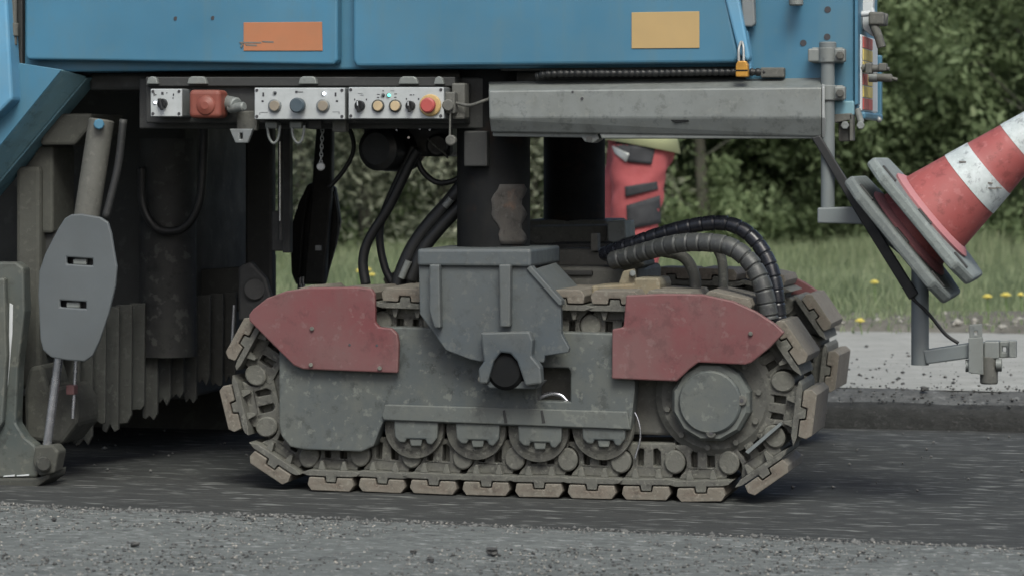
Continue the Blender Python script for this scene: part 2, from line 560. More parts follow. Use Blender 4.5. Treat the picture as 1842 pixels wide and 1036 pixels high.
def tag(o, label, cat, group=None):
    o['label'] = label
    o['category'] = cat
    if group:
        o['group'] = group
    return o


def numpy_mesh(name, verts, faces, mat, parent=None, kind=None, origin=None, smooth=False, mats=None, midx=None):
    me = bpy.data.meshes.new(name)
    verts = np.asarray(verts, dtype=np.float64)
    if origin is None:
        lo, hi = verts.min(0), verts.max(0)
        origin = Vector(((lo[0] + hi[0]) / 2, (lo[1] + hi[1]) / 2, lo[2]))
    verts = verts - np.array(origin)
    faces = np.asarray(faces, dtype=np.int32)
    k = faces.shape[1]
    me.vertices.add(len(verts))
    me.vertices.foreach_set('co', verts.astype(np.float32).ravel())
    me.loops.add(faces.size)
    me.loops.foreach_set('vertex_index', faces.ravel())
    me.polygons.add(len(faces))
    me.polygons.foreach_set('loop_start', np.arange(0, faces.size, k, dtype=np.int32))
    me.polygons.foreach_set('loop_total', np.full(len(faces), k, dtype=np.int32))
    if smooth:
        me.polygons.foreach_set('use_smooth', np.ones(len(faces), dtype=bool))
    for m in (mats or [mat]):
        me.materials.append(MATS[m])
    if midx is not None:
        me.polygons.foreach_set('material_index', np.asarray(midx, dtype=np.int32))
    me.update(calc_edges=True)
    me.validate()
    return link(name, me, origin, parent, kind)


# ------------------------------------------------------------------ ground
def fbm(x, y, seed=0, octs=4, base=1.0):
    r = np.random.default_rng(seed)
    out = np.zeros_like(x)
    amp = 1.0
    for o in range(octs):
        for _ in range(4):
            a = r.uniform(0, 2 * np.pi)
            f = base * 2 ** o * r.uniform(0.7, 1.3)
            out += amp * np.sin((x * np.cos(a) + y * np.sin(a)) * f + r.uniform(0, 6.28)) / 4
        amp *= 0.55
    return out


def grid_sheet(name, x_edges, y_edges, zf, mat, kind='structure', yshift=None):
    X, Y = np.meshgrid(np.asarray(x_edges), np.asarray(y_edges), indexing='ij')
    if yshift is not None:
        Y = Y + yshift(X, Y)
    Z = zf(X, Y)
    nx, ny = X.shape
    v = np.stack([X, Y, Z], -1).reshape(-1, 3)
    i, j = np.meshgrid(np.arange(nx - 1), np.arange(ny - 1), indexing='ij')
    a = (i * ny + j).ravel()
    f = np.stack([a, a + ny, a + ny + 1, a + 1], 1)
    return numpy_mesh(name, v, f, mat, kind=kind, smooth=True)


def edges(*segs):
    out = []
    for a, b_, n in segs:
        out += list(np.linspace(a, b_, n, endpoint=False))
    return np.array(out + [segs[-1][1]])


Y_CUT = 2.13                     # far edge of the milled lane
Z_ROAD = 0.12                    # level of the road that has not been milled
xe = edges((-90, -6, 30), (-6, 6, 420), (6, 90, 30))
e0, e1 = G(0, 904, 0.03), G(1842, 984, 0.03)
E_SL = (e1.y - e0.y) / (e1.x - e0.x)


def near_edge(x):
    return np.clip(e0.y + (x - e0.x) * E_SL, -1.4, 0.4)


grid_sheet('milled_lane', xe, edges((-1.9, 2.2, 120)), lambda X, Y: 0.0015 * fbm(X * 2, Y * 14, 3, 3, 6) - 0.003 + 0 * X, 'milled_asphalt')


def near_z(X, Y):
    d = near_edge(X) - Y
    ramp_ = np.clip((d + 0.015) / 0.05, 0, 1)
    return -0.012 + 0.042 * ramp_ + (0.0035 * fbm(X, Y, 5, 4, 9)) * np.clip(d * 8, 0, 1)


def near_shift(X, Y):
    k = np.clip(1 - (-Y) / 3.0, 0, 1)
    return k * (near_edge(X) + 0.012 * fbm(X, Y * 0, 9, 5, 7))


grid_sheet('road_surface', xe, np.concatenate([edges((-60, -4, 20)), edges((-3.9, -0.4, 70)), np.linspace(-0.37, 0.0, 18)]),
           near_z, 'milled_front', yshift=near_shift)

# far cut face: rough vertical step with a crumbled lip
yy = np.array([0.0, 0.004, 0.010, 0.016, 0.03, 0.06, 0.09, 0.12, 0.15, 0.18])
zz = np.array([-0.02, 0.02, 0.045, 0.062, 0.070, 0.080, 0.094, 0.108, 0.118, 0.116])
J = {}


def cut_z(X, Y):
    prof = np.broadcast_to(zz[None, :], X.shape)
    n = fbm(X, Y, 21, 5, 12)
    return prof + 0.008 * n * np.linspace(0, 1, len(zz))[None, :] * (1 - 0.6 * (np.arange(len(zz)) == len(zz) - 1))[None, :]


cut_all = (yy, zz)
for nm, a_, b_, mt in (('cut_edge', 0, 6, 'cut_asphalt'), ('broken_edge', 5, 10, 'broken_asphalt')):
    yy, zz = cut_all[0][a_:b_], cut_all[1][a_:b_]
    grid_sheet(nm, xe, yy + Y_CUT, lambda X, Y: np.broadcast_to(zz[None, :], X.shape) + 0.007 * fbm(X, X * 0, 21, 5, 12) * (yy > 0.02)[None, :] * (yy < 0.17)[None, :], mt,
               yshift=lambda X, Y: 0.012 * fbm(X, X * 0, 23, 5, 10))
Y_RD = G(1640, 600, Z_ROAD).y
grid_sheet('far_road', xe, edges((Y_CUT + 0.14, Y_RD + 0.3, 40)), lambda X, Y: Z_ROAD + 0.002 * fbm(X, Y, 31, 3, 2), 'old_road',
           yshift=lambda X, Y: np.where(Y < Y_CUT + 0.2, 0.03 * fbm(X, Y * 0, 33, 5, 8), 0))


def soil_z(X, Y):
    t = np.clip((Y - Y_RD) / 0.25, 0, 1)
    return Z_ROAD - 0.02 + 0.055 * t + 0.022 * fbm(X, Y, 41, 4, 4) * t


Y_GR = G(1640, 572, Z_ROAD + 0.03).y
grid_sheet('soil_shoulder', xe, edges((Y_RD - 0.05, Y_GR + 0.5, 40)), soil_z, 'soil', yshift=lambda X, Y: 0.10 * fbm(X, Y * 0.3, 43, 4, 2.5))


def verge_z(X, Y):
    return Z_ROAD + 0.02 + 0.015 * fbm(X, Y, 51, 3, 1.5)


grid_sheet('grass_verge', edges((-120, -12, 20), (-12, 12, 120), (12, 120, 20)), edges((Y_GR, 40, 80), (40, 200, 10)), verge_z, 'verge_soil')


# ------------------------------------------------------------------ milling machine
mm = thing('milling_machine', 'blue road milling machine on dusty tracks, with grey beam and control boxes', 'milling machine', (0, 0.9, 0))


def part(name, mb, mat=None, parent=None, **k):
    return mb.build(name, mat, parent or mm, **k)


def mk(m):
    return MB().mat(m)


Z_BODY = P(600, 126, 0).z
XR = P(1343, 100, 0).x
# --- hull: the big closed body above the belly
b = mk('blue_paint')
xl = -3.2
b.loft([V(xl, 0.0, Z_BODY), V(XR, 0.0, Z_BODY), V(XR, 0.0, 2.3), V(xl, 0.0, 2.3)],
       [V(xl, 1.75, Z_BODY), V(XR, 1.75, Z_BODY), V(XR, 1.75, 2.3), V(xl, 1.75, 2.3)], 0.006)
part('hull', b)
b = mk('dark_steel')
b.loft([V(-1.25, 0.10, Z_BODY - 0.05), V(0.60, 0.10, Z_BODY - 0.05), V(0.60, 0.10, Z_BODY), V(-1.25, 0.10, Z_BODY)],
       [V(-1.25, 1.6, Z_BODY - 0.05), V(0.60, 1.6, Z_BODY - 0.05), V(0.60, 1.6, Z_BODY), V(-1.25, 1.6, Z_BODY)], 0.01)
part('belly_plate', b)

# --- side doors
def door(pts, Yf, bev):
    d = mk('blue_paint').plate(pts, Yf, -0.002, bev, seg=3)
    return part('side_door', d)


dl = door([(45, -170), (45, 101), (50, 108), (600, 117), (607, 110), (607, -170)], -0.045, 0.014)
dr = door([(634, -170), (634, 110), (640, 121), (1322, 114), (1330, 104), (1300, -40), (1290, -170)], -0.045, 0.014)
b = mk('light_blue_paint').plate([(1289, -60), (1328, 96), (1345, 112), (1349, 104), (1318, -60)], -0.052, 0.0, 0.006)
part('edge_strip', b, parent=dr)
b = mk('orange_sticker').plate([(438, 41), (579, 40), (580, 92), (438, 92)], -0.0475, -0.044, 0.0008)
sk = part('sticker', b, parent=dl, label='orange rectangular sticker with scuffed lower left edge')
b = mk('scuff')
for x0, y0, x1, y1 in ((430, 76, 470, 79), (440, 80, 462, 84), (470, 74, 492, 78), (432, 84, 438, 78)):
    b.plate([(x0, y0), (x1, y1 - 3), (x1, y1), (x0 + 3, y0 + 3)], -0.0482, -0.046, 0.0003)
part('scuff_mark', b, parent=dl)
b = mk('yellow_sticker').plate([(1136, 23), (1258, 21), (1258, 87), (1136, 88)], -0.0475, -0.044, 0.0008)
part('sticker', b, parent=dr, label='blank ochre yellow rectangular sticker')
for x, y in ((316, 34), (383, 33)):
    b = mk('ink')
    b.cyl(P(x, y, -0.0462), P(x, y, -0.03), 0.0056, 14)
    part('screw_hole', b, parent=dl)

# --- rear left: panel, hinge and slanting brace
b = mk('light_blue_paint').plate([(-160, -170), (6, -170), (12, 0), (22, 180), (-5, 207), (-160, 330)], -0.09, -0.02, 0.008)
part('rear_panel', b)
b = mk('dark_steel').pbox(12, -60, 40, 118, -0.02, 0.01, 0.003)  # dark strip standing in for the shade inside the gap by the hinge
part('gap_shade', b)
b = mk('dusty_steel')
b.cyl(P(25, -20, -0.045), P(25, 82, -0.045), 0.009, 14, ch=0.002)
b.cyl(P(25, 42, -0.046), P(25, 66, -0.046), 0.013, 14, ch=0.002)
part('hinge', b)
fr = [P(24, 112, -0.03), P(112, 126, -0.03), P(0, 264, -0.03), P(-170, 450, -0.03), P(-200, 330, -0.03), P(-5, 205, -0.03)]
mid = [P(24, 112, 0.05), P(157, 138, 0.06), P(2, 322, 0.06), P(-150, 500, 0.06), P(-200, 330, 0.05), P(-5, 205, 0.05)]
part('slanting_brace', mk('blue_paint_dusty').loft(fr, mid, 0.004))
part('brace_face', mk('blue_paint').loft([p + V(0, -0.004, 0) for p in fr], fr, 0.002))
bk = [p + V(0, 0.10, 0) for p in mid]
part('brace_flange', mk('blue_paint_dusty').loft([p + V(0.0, 0.004, -0.004) for p in mid], bk, 0.004))

# --- drum housing, interior and rubber flaps
b = mk('housing_dark')
XH = P(486, 300, 1.55).x
b.box(V((XH - 3.0) / 2, 1.15, (0.17 + Z_BODY) / 2), (XH + 3.0, 0.8, Z_BODY - 0.17), 0.01)
part('drum_housing', b)
b = mk('housing_dark')
b.cyl(P(302, 250, 0.62), P(302, 640, 0.62), 0.085, 28)
part('housing_tube', b)
b = mk('black_rubber')
b.tube([P(255, 300, 0.5), P(258, 370, 0.5), P(285, 412, 0.5), P(330, 410, 0.5), P(358, 365, 0.5), P(366, 280, 0.5), P(368, 180, 0.5)], 0.013)
part('hose', b)
b = mk('dark_steel')
b.pbox(440, 120, 490, 580, 1.0, 1.04, 0.01)
part('housing_side', b)
b = mk('dark_steel')
b.cyl(P(505, 205, 0.45), P(505, 432, 0.45), 0.008, 12)
b.pbox(508, 205, 521, 455, 0.50, 0.53, 0.002)
b.pbox(488, 380, 512, 452, 0.52, 0.56, 0.004)
part('guide_bar', b)
b = mk('chrome').cyl(P(503.5, 255, 0.43), P(503.5, 398, 0.43), 0.0028, 10)
part('guide_rod', b)
b = mk('dark_steel')
b.plate([(428, 480), (450, 470), (478, 500), (490, 540), (488, 575), (428, 578)], 0.45, 0.475, 0.008)
b.cyl(P(458, 520, 0.44), P(458, 520, 0.46), 0.035, 20, ch=0.006)
part('housing_bracket', b)
b = mk('chrome').cyl(P(421, 548, 0.42), P(417, 625, 0.42), 0.004, 10)
part('stay_rod', b)
nfl = 13
for i in range(nfl):
    t = i / (nfl - 1)
    x = 128 + 285 * t
    wd = 31 - 8 * t
    top = 560 - 35 * t
    bot = 800 - 118 * t + 14 * math.sin(i * 2.3)
    Yp = 0.30 + 0.55 * t + 0.012 * (i % 2)
    b = mk('flap_rubber')
    b.plate([(x - wd * .5, top), (x - wd * .55, bot - 14 + 16 * hz(i)), (x - wd * .3, bot - 1), (x - wd * .05, bot - 9 - 8 * hz(i, 5)), (x + wd * .2, bot - 4 * hz(i, 7)), (x + wd * .45, bot - 18 * abs(hz(i, 2))), (x + wd * .5, top)], Yp, Yp + 0.012, 0.002)
    part('rubber_flap', b)
b = mk('housing_dark').plate([(100, 500), (100, 585), (432, 560), (432, 480)], 0.90, 0.96, 0.006)
part('flap_holder', b)
b = mk('housing_dark').box(V((XH - 3.0) / 2, 1.60, 0.285), (XH + 3.0, 0.03, 0.59), 0.004)  # added panel, blocks far-side light from the ground behind the flaps
part('far_light_block', b)

# --- side plate at the rear, skid, lift cylinders and the grey guard
b = mk('plate_green_grey')
b.plate([(-180, 470), (28, 472), (42, 482), (44, 560), (32, 660), (28, 760), (44, 786), (62, 800), (74, 835), (66, 858), (-180, 862)], -0.05, 0.0, 0.006)
sp = part('side_plate', b)
b = mk('plate_green_grey')
b.plate([(-20, 500), (8, 500), (12, 640), (4, 760), (-20, 800)], -0.075, -0.05, 0.006)
part('wear_strip', b, parent=sp)
b = mk('white_paint')
b.plate([(17, 545), (23, 548), (22, 600), (14, 690), (5, 735), (9, 680), (16, 610)], -0.0525, -0.049, 0.0005)
for x0, x1, y in ((6, 26, 855), (30, 52, 854)):
    b.plate([(x0, y), (x1, y - 2), (x1, y + 1), (x0, y + 2)], -0.0525, -0.049, 0.0003)
part('scraped_paint', b, parent=sp)
b = mk('muddy_steel')
b.plate([(-180, 862), (68, 859), (90, 845), (88, 860), (60, 880), (-180, 884)], -0.06, 0.06, 0.006)
part('skid_shoe', b, parent=sp)
b = mk('muddy_steel')
b.plate([(42, 700), (52, 660), (75, 655), (88, 700), (120, 690), (138, 720), (140, 760), (110, 800), (44, 790)], 0.06, 0.22, 0.012)
part('plate_bracket', b)
b = mk('muddy_steel')
b.pbox(28, 300, 72, 700, 0.12, 0.3, 0.012)
part('plate_guide', b)
b = mk('dark_steel').pbox(70, 330, 100, 640, 0.16, 0.3, 0.008)
part('plate_guide', b)
b = mk('muddy_steel')
b.plate([(75, 205), (165, 205), (160, 232), (134, 262), (72, 262)], 0.10, 0.34, 0.008)
part('cylinder_mount', b)
b = mk('muddy_steel')
b.plate([(70, 262), (95, 262), (95, 420), (40, 420), (30, 330)], 0.14, 0.30, 0.008)
part('mount_web', b)
lc = mk('dusty_steel')
lc.cyl(P(183, 215, 0.05), P(150, 430, 0.03), 0.036, 24, ch=0.005)
lco = part('lift_cylinder', lc)
part('feed_pipe', mk('dark_steel').tube([P(222, 215, 0.03), P(212, 300, 0.03), P(190, 392, 0.02)], 0.011), parent=lco)
part('cylinder_bolt', mk('blue_paint').cyl(P(178, 224, -0.01), P(178, 224, 0.05), 0.015, 8, ch=0.003), parent=lco)
part('piston_rod', mk('chrome').cyl(P(106, 640, -0.03), P(84, 806, -0.03), 0.0125, 20), parent=lco)
part('guide_rod', mk('chrome').cyl(P(137, 640, 0.02), P(131, 752, 0.02), 0.005, 12), parent=lco)
b = mk('muddy_steel')
b.plate([(62, 802), (95, 800), (105, 812), (98, 850), (70, 856), (58, 832)], -0.07, -0.01, 0.006)
b.cyl(P(78, 834, -0.09), P(78, 834, -0.06), 0.021, 20, ch=0.004)
part('clevis', b, parent=lco)
b = mk('red_fender').pbox(118, 692, 133, 710, 0.0, 0.03, 0.004)
part('rod_stop', b, parent=lco, label='small red block on the thin rod')


def slot(cx, cy, w_, h_, sl_=0.02):
    return [(cx - w_ / 2, cy - h_ / 2), (cx + w_ / 2, cy - h_ / 2 + 3), (cx + w_ / 2, cy + h_ / 2 + 3), (cx - w_ / 2, cy + h_ / 2)]


GO = [(116, 393), (128, 386), (146, 385), (180, 391), (194, 400), (200, 420), (204, 445), (210, 480), (207, 515), (195, 565), (178, 615), (166, 640), (152, 650), (120, 648), (92, 643),
      (77, 630), (72, 610), (68, 530), (70, 488), (80, 458), (105, 410)]
GY = -0.10
b = mk('guard_grey').plate(GO, GY, GY + 0.012, 0.004, holes=[slot(143, 469, 47, 12), slot(131, 546, 47, 12)])
gd = part('cylinder_guard', b)
for cx, cy in ((143, 469), (131, 546)):
    b = mk('galvanised').plate([(cx - 12, cy - 3), (cx + 12, cy - 3), (cx + 12, cy + 8), (cx - 12, cy + 7)], GY + 0.010, GY + 0.025, 0.003)
    part('strap', b, parent=gd)
    b = mk('black_plastic').pbox(cx - 34, cy - 12, cx + 34, cy + 14, GY + 0.030, GY + 0.045, 0.003)
    part('guard_backing', b, parent=gd)

# far-side guard, same plate as the grey one, coloured black for its backlit silhouette
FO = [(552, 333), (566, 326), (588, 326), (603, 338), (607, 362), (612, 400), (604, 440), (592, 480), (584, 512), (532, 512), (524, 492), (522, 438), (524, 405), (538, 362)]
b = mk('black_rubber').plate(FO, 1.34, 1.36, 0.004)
g2 = part('cylinder_guard', b, label='guard plate on the far side of the machine, coloured black as a silhouette')
b = mk('dark_steel')
b.plate([(570, 200), (598, 200), (596, 335), (583, 512), (545, 512), (560, 335)], 1.30, 1.335, 0.008)
part('lift_arm', b, parent=g2)
b = mk('black_rubber')
b.tube([P(555, 345, 1.31), P(545, 400, 1.31), P(538, 500, 1.31)], 0.004)
b.tube([P(600, 345, 1.31), P(607, 400, 1.31), P(600, 450, 1.31)], 0.004)
part('guard_rib', b, parent=g2)
b = mk('white_paint').pbox(567, 442, 576, 451, 1.285, 1.30, 0.001)
part('marker', b, parent=g2)
b = mk('chrome').cyl(P(540, 498, 1.33), P(540, 545, 1.33), 0.009, 12)
b.cyl(P(546, 498, 1.33), P(546, 545, 1.33), 0.006, 12)
part('piston_rod', b, parent=g2)

# --- chain hanging under the controls
b = mk('galvanised_light')
p0, p1 = P(581, 214, 0.10), P(577, 300, 0.12)
nl = 13
for i in range(nl):
    c = p0.lerp(p1, i / (nl - 1))
    a = V(1, 0, 0) if i % 2 else V(0, 1, 0)
    pts = [c + a * (0.0042 * math.cos(t)) + V(0, 0, 0.0085 * math.sin(t)) for t in [k * 2 * math.pi / 10 for k in range(11)]]
    b.tube(pts, 0.0017, 6, straight=True)
b.cyl(P(577, 300, 0.10), P(577, 300, 0.14), 0.012, 12, ch=0.003)
part('chain', b)

# --- control rail and boxes
b = mk('dark_steel').pbox(262, 139, 818, 156, -0.02, 0.05, 0.003)
rail = part('control_rail', b)
b = mk('dark_steel').pbox(262, 150, 836, 222, 0.0, 0.06, 0.004)
part('rail_plate', b, parent=rail)
b = mk('dark_steel').pbox(250, 140, 870, 232, 0.06, 0.10, 0.004)
part('rail_backing', b, parent=rail)
for x0, x1 in ((263, 284), (336, 372), (536, 570), (716, 752), (780, 798)):
    b = mk('galvanised').plate([(x0, 152), (x1, 152), (x1 - 3, 141), (x1 - 8, 138), (x0 + 8, 138), (x0 + 3, 141)], -0.035, -0.018, 0.003)
    part('lug', b, parent=rail)
YC = -0.075


def cbox(x0, y0, x1, y1):
    b = mk('control_side')
    b.pbox(x0, y0, x1, y1, YC + 0.003, YC + 0.085, 0.004)
    cb = part('control_box', b)
    part('face_plate', mk('control_face').pbox(x0 + 1, y0 + 1, x1 - 1, y1 - 1, YC, YC + 0.006, 0.0015), parent=cb)
    for sx, sy in ((x0 + 5, y0 + 5), (x1 - 6, y0 + 5), (x0 + 5, y1 - 6), (x1 - 6, y1 - 6)):
        s = mk('ink')
        s.cyl(P(sx, sy, YC - 0.0022), P(sx, sy, YC + 0.002), 0.0042, 12, ch=0.0008)
        part('screw', s, parent=cb)
    return cb


def lampo(cb, x, y, r, mat):
    s = mk('control_side').cyl(P(x, y, YC - 0.002), P(x, y, YC + 0.003), r * 1.4, 16)
    s.mat(mat).lathe(P(x, y, YC - 0.006), (0, 1, 0), [(0, r * 0.4), (0.002, r * 0.85), (0.006, r)], 14)
    part('indicator_lamp', s, parent=cb)


def button(cb, x, y, r, mat, ring='control_side'):
    s = mk(ring).lathe(P(x, y, YC - 0.008), (0, 1, 0), [(0, r * 0.95), (0.002, r * 1.1), (0.009, r * 1.12)], 24)
    s.mat(mat).lathe(P(x, y, YC - 0.013), (0, 1, 0), [(0, r * 0.78), (0.002, r * 0.86), (0.006, r * 0.86)], 24)
    part('push_button', s, parent=cb)


def knob(cb, x, y, r, ang=80, mark=True):
    c = P(x, y, YC)
    s = mk('black_plastic').lathe(c + V(0, -0.012, 0), (0, 1, 0), [(0, r * 0.9), (0.002, r), (0.013, r * 1.05)], 24)
    q = Matrix.Rotation(R(ang), 3, 'Y')
    s.box(c + V(0, -0.017, 0) + q @ V(r * 0.15, 0, 0), (r * 2.4, 0.014, r * 0.62), 0.002, q)
    if mark:
        s.mat('white_paint').box(c + V(0, -0.0245, 0) + q @ V(-r * 0.45, 0, 0), (r * 0.9, 0.002, r * 0.2), 0.0003, q)
    part('selector_knob', s, parent=cb)


def marks(cb, lst, mat='ink'):
    s = mk(mat)
    for x0, y0, x1, y1 in lst:
        s.pbox(x0, y0, x1, y1, YC - 0.0012, YC + 0.001, 0.0001, seg=1)
    part('panel_marking', s, parent=cb)


ca = cbox(270, 160, 328, 211)
knob(ca, 293, 187, 0.0135, 75, False)
lampo(ca, 278, 185, 0.0036, 'lamp_white')
marks(ca, [(276, 167, 278, 173), (279, 170, 281, 172), (290, 166, 294, 171), (299, 167, 301, 168.5), (311, 169, 313, 173), (310, 176, 312, 178)])
cb_ = cbox(457, 158, 621, 216)
button(cb_, 493, 191, 0.0165, 'tan_button')
s = mk('blue_grey_knob').lathe(P(533, 190, YC - 0.028), (0, 1, 0), [(0, 0.017), (0.004, 0.0205), (0.018, 0.0205), (0.020, 0.016), (0.029, 0.016)], 28)
part('push_button', s, parent=cb_, label='large slate blue mushroom button in the middle')
button(cb_, 580, 191, 0.0165, 'tan_button')
lampo(cb_, 582, 169, 0.0045, 'lamp_white')
lampo(cb_, 494, 168, 0.0040, 'lamp_off')
marks(cb_, [(472, 167, 475, 174), (470.5, 181, 474, 184), (531, 164, 535, 168), (535, 165.5, 545, 166.7), (602, 167, 605, 174), (604, 181, 608, 184), (493, 164.5, 496, 166)])
marks(cb_, [(467, 202, 482, 203), (466, 203, 468, 206), (598, 201, 611, 202), (609, 202, 611, 205)], 'ink_grey')
cc = cbox(626, 157, 799, 215)
knob(cc, 648, 191, 0.0135, 85)
button(cc, 679, 191, 0.0155, 'cream_button', 'dusty_steel')
button(cc, 710, 191, 0.0155, 'cream_button', 'dusty_steel')
knob(cc, 739, 191, 0.0125, 85)
lampo(cc, 699, 172, 0.0046, 'lamp_green')
lampo(cc, 689, 172, 0.0042, 'lamp_off')
s = mk('stop_yellow').lathe(P(773, 190, YC - 0.010), (0, 1, 0), [(0, 0.027), (0.003, 0.0295), (0.011, 0.0295)], 32)
s.mat('stop_red').lathe(P(768, 190, YC - 0.040), (0, 1, 0), [(0, 0.016), (0.003, 0.0195), (0.012, 0.021), (0.016, 0.016), (0.031, 0.014)], 32)
part('emergency_stop', s, parent=cc)
marks(cc, [(637, 178, 639, 181), (658, 178, 660, 181), (678, 170, 683, 171), (678, 175, 682, 176.5), (688, 163, 690, 165), (709, 169, 714, 170), (709, 175, 713, 176.5),
           (737, 170.5, 741, 172), (743, 170.5, 745, 172), (730, 177, 732, 180), (752, 177, 754, 180)])
marks(cc, [(644, 168, 652, 169), (648, 171, 654, 172), (702, 163, 709, 164)], 'ink_grey')
# orange light and plug between the boxes
b = mk('dusty_steel').pbox(344, 165, 404, 210, -0.03, 0.02, 0.008)
ol = part('marker_light', b)
part('lens', mk('orange_lens').pbox(339, 162, 396, 213, -0.095, -0.028, 0.012, seg=4), parent=ol)
part('lens_dome', mk('orange_lens').lathe(P(368, 190, -0.105), (0, 1, 0), [(0, 0.010), (0.006, 0.024), (0.014, 0.030)], 24), parent=ol)
b = mk('galvanised')
b.cyl(P(398, 184, -0.02), P(426, 190, -0.06), 0.021, 18, ch=0.004)
b.cyl(P(412, 196, -0.055), P(440, 192, -0.075), 0.013, 18, ch=0.004)
part('cable_plug', b)
b = mk('dusty_steel').pbox(800, 166, 818, 205, -0.06, 0.0, 0.004)
b.cyl(P(806, 190, -0.075), P(806, 190, -0.02), 0.016, 16, ch=0.003)
b.pbox(812, 150, 836, 215, -0.03, 0.02, 0.005)
part('junction_block', b)
part('cable', mk('dusty_steel').tube([P(820, 186, -0.045), P(845, 190, -0.05), P(868, 183, -0.05), P(890, 175, -0.03)], 0.0045))
# hook plate, clips, tag
b = mk('dusty_steel').pbox(425, 200, 462, 236, -0.02, 0.0, 0.004)
hp = part('hook_plate', b)
b = mk('control_side').plate([(412, 232), (455, 232), (445, 258), (423, 258)], -0.045, -0.03, 0.003, holes=[[(431, 240), (436, 240), (436, 251), (431, 251)]])
part('slotted_tab', b, parent=hp)
for x in (480, 524):
    b = mk('galvanised').pbox(x - 4, 219, x + 18, 232, -0.02, 0.02, 0.004)
    b.mat('galvanised').tube([P(x + 1, 230, -0.03), P(x + 4, 248, -0.03), P(x + 12, 258, -0.03), P(x + 20, 250, -0.03), P(x + 24, 226, -0.03)], 0.004, 8)
    part('cable_clip', b)
part('rail_bracket', mk('dark_steel').pbox(553, 216, 578, 233, -0.01, 0.02, 0.004))
part('rail_bracket', mk('dusty_steel').pbox(597, 216, 622, 238, -0.01, 0.02, 0.004))
b = mk('dusty_steel').cyl(P(810, 200, -0.06), P(809, 248, -0.06), 0.003, 8)
b.lathe(P(810, 253, -0.068), (0, 1, 0), [(0, 0.011), (0.002, 0.014), (0.016, 0.014)], 18)
part('pull_tag', b)

# --- black hydraulic parts and hoses under the controls
b = mk('black_plastic')
b.lathe(P(676, 268, 0.30), (0.25, 1, 0), [(0, 0.045), (0.01, 0.062), (0.16, 0.066), (0.20, 0.05)], 28)
b.pbox(652, 212, 722, 290, 0.38, 0.52, 0.015)
b.pbox(700, 212, 812, 282, 0.40, 0.6, 0.015)
b.cyl(P(708, 285, 0.35), P(708, 285, 0.5), 0.024, 18, ch=0.004)
b.cyl(P(786, 262, 0.35), P(786, 262, 0.5), 0.032, 18, ch=0.006)
hm = part('hydraulic_motor', b)
b = mk('chrome')
for x, y in ((703, 237), (713, 235), (736, 228), (755, 232), (735, 248), (773, 234)):
    b.cyl(P(x, y, 0.34), P(x, y, 0.41), 0.0035, 8)
part('fitting', b, parent=hm)


def hose(pts, rpx, mat='black_rubber', Y=0.3, name='hose', **k):
    b = mk(mat)
    q = [P(p[0], p[1], p[2] if len(p) > 2 else Y) for p in pts]
    b.tube(q, rpx / 675.0, k.pop('seg', 14), k.pop('n', 10), **k)
    return part(name, b)


hose([(752, 270), (735, 300), (700, 372), (664, 430), (653, 470), (658, 512)], 9.5, Y=0.30)
hose([(745, 262), (722, 310), (690, 385), (683, 430), (692, 480), (706, 510)], 7.5, Y=0.36)
hose([(858, 300), (812, 360), (772, 405), (742, 448), (720, 500), (718, 520)], 15, Y=0.26)
hose([(858, 340), (828, 372), (792, 410), (760, 452), (738, 505)], 12, Y=0.24)
hose([(748, 280), (760, 308), (785, 328), (815, 326), (840, 310)], 5.5, Y=0.34)
hose([(610, 218), (630, 236), (636, 270), (620, 305), (592, 338)], 4.5, Y=0.5, name='cable')
hose([(770, 250), (782, 262), (798, 275), (806, 285)], 2.2, 'dusty_steel', Y=0.3, name='cable')
part('hose_collar', mk('galvanised').cyl(P(735, 470, 0.22), P(722, 500, 0.22), 0.010, 12))
part('hose_collar', mk('galvanised').cyl(P(812, 358, 0.22), P(800, 372, 0.22), 0.010, 12))

# --- lifting columns
b = mk('rusty_dark')
c0, c1 = P(878, 120, 0.10), P(878, 446, 0.10)
b.cyl(V(c0.x, 0.16, c1.z), V(c0.x, 0.16, Z_BODY + 0.02), 0.100, 40)
col1 = part('lifting_column', b)
b = mk('dark_steel').pbox(834, 236, 876, 300, 0.03, 0.1, 0.004)
part('column_bracket', b, parent=col1)
ccx = c0.x
b = mk('mud_stain')
rowsv = []
for k in range(13):
    z = P(900, 332 + (440 - 332) * k / 12, 0.07).z
    lo_ = 0.40 - 0.22 * math.sin(math.pi * min(1, k / 9)) + 0.03 * math.sin(k * 1.7)
    hi_ = 0.93 + 0.05 * math.sin(k * 1.3)
    ring = []
    for q in range(9):
        u_ = lo_ + (hi_ - lo_) * q / 8
        th = math.asin(min(0.99, u_))
        ring.append((th, z))
    rowsv.append(ring)
vv = {}
for k, ring in enumerate(rowsv):
    for q, (th, z) in enumerate(ring):
        for l_, rad in (('a', 0.1025), ('b', 0.0985)):
            vv[l_, k, q] = b.bm.verts.new(V(ccx + rad * math.sin(th), 0.16 - rad * math.cos(th), z))
fs = []
for k in range(12):
    for q in range(8):
        fs.append(b.bm.faces.new([vv['a', k, q], vv['a', k + 1, q], vv['a', k + 1, q + 1], vv['a', k, q + 1]]))
for k in range(12):
    for q in (0, 8):
        fs.append(b.bm.faces.new([vv['a', k, q], vv['b', k, q], vv['b', k + 1, q], vv['a', k + 1, q]]))
for q in range(8):
    for k in (0, 12):
        fs.append(b.bm.faces.new([vv['a', k, q], vv['a', k, q + 1], vv['b', k, q + 1], vv['b', k, q]]))
b._tag(fs, True)
part('mud_patch', b, parent=col1)
b = mk('rusty_dark')
c2 = P(1033, 400, 1.45)
b.cyl(V(c2.x, 1.45, c2.z), V(c2.x, 1.45, Z_BODY + 0.02), 0.098, 40)
part('lifting_column', b)

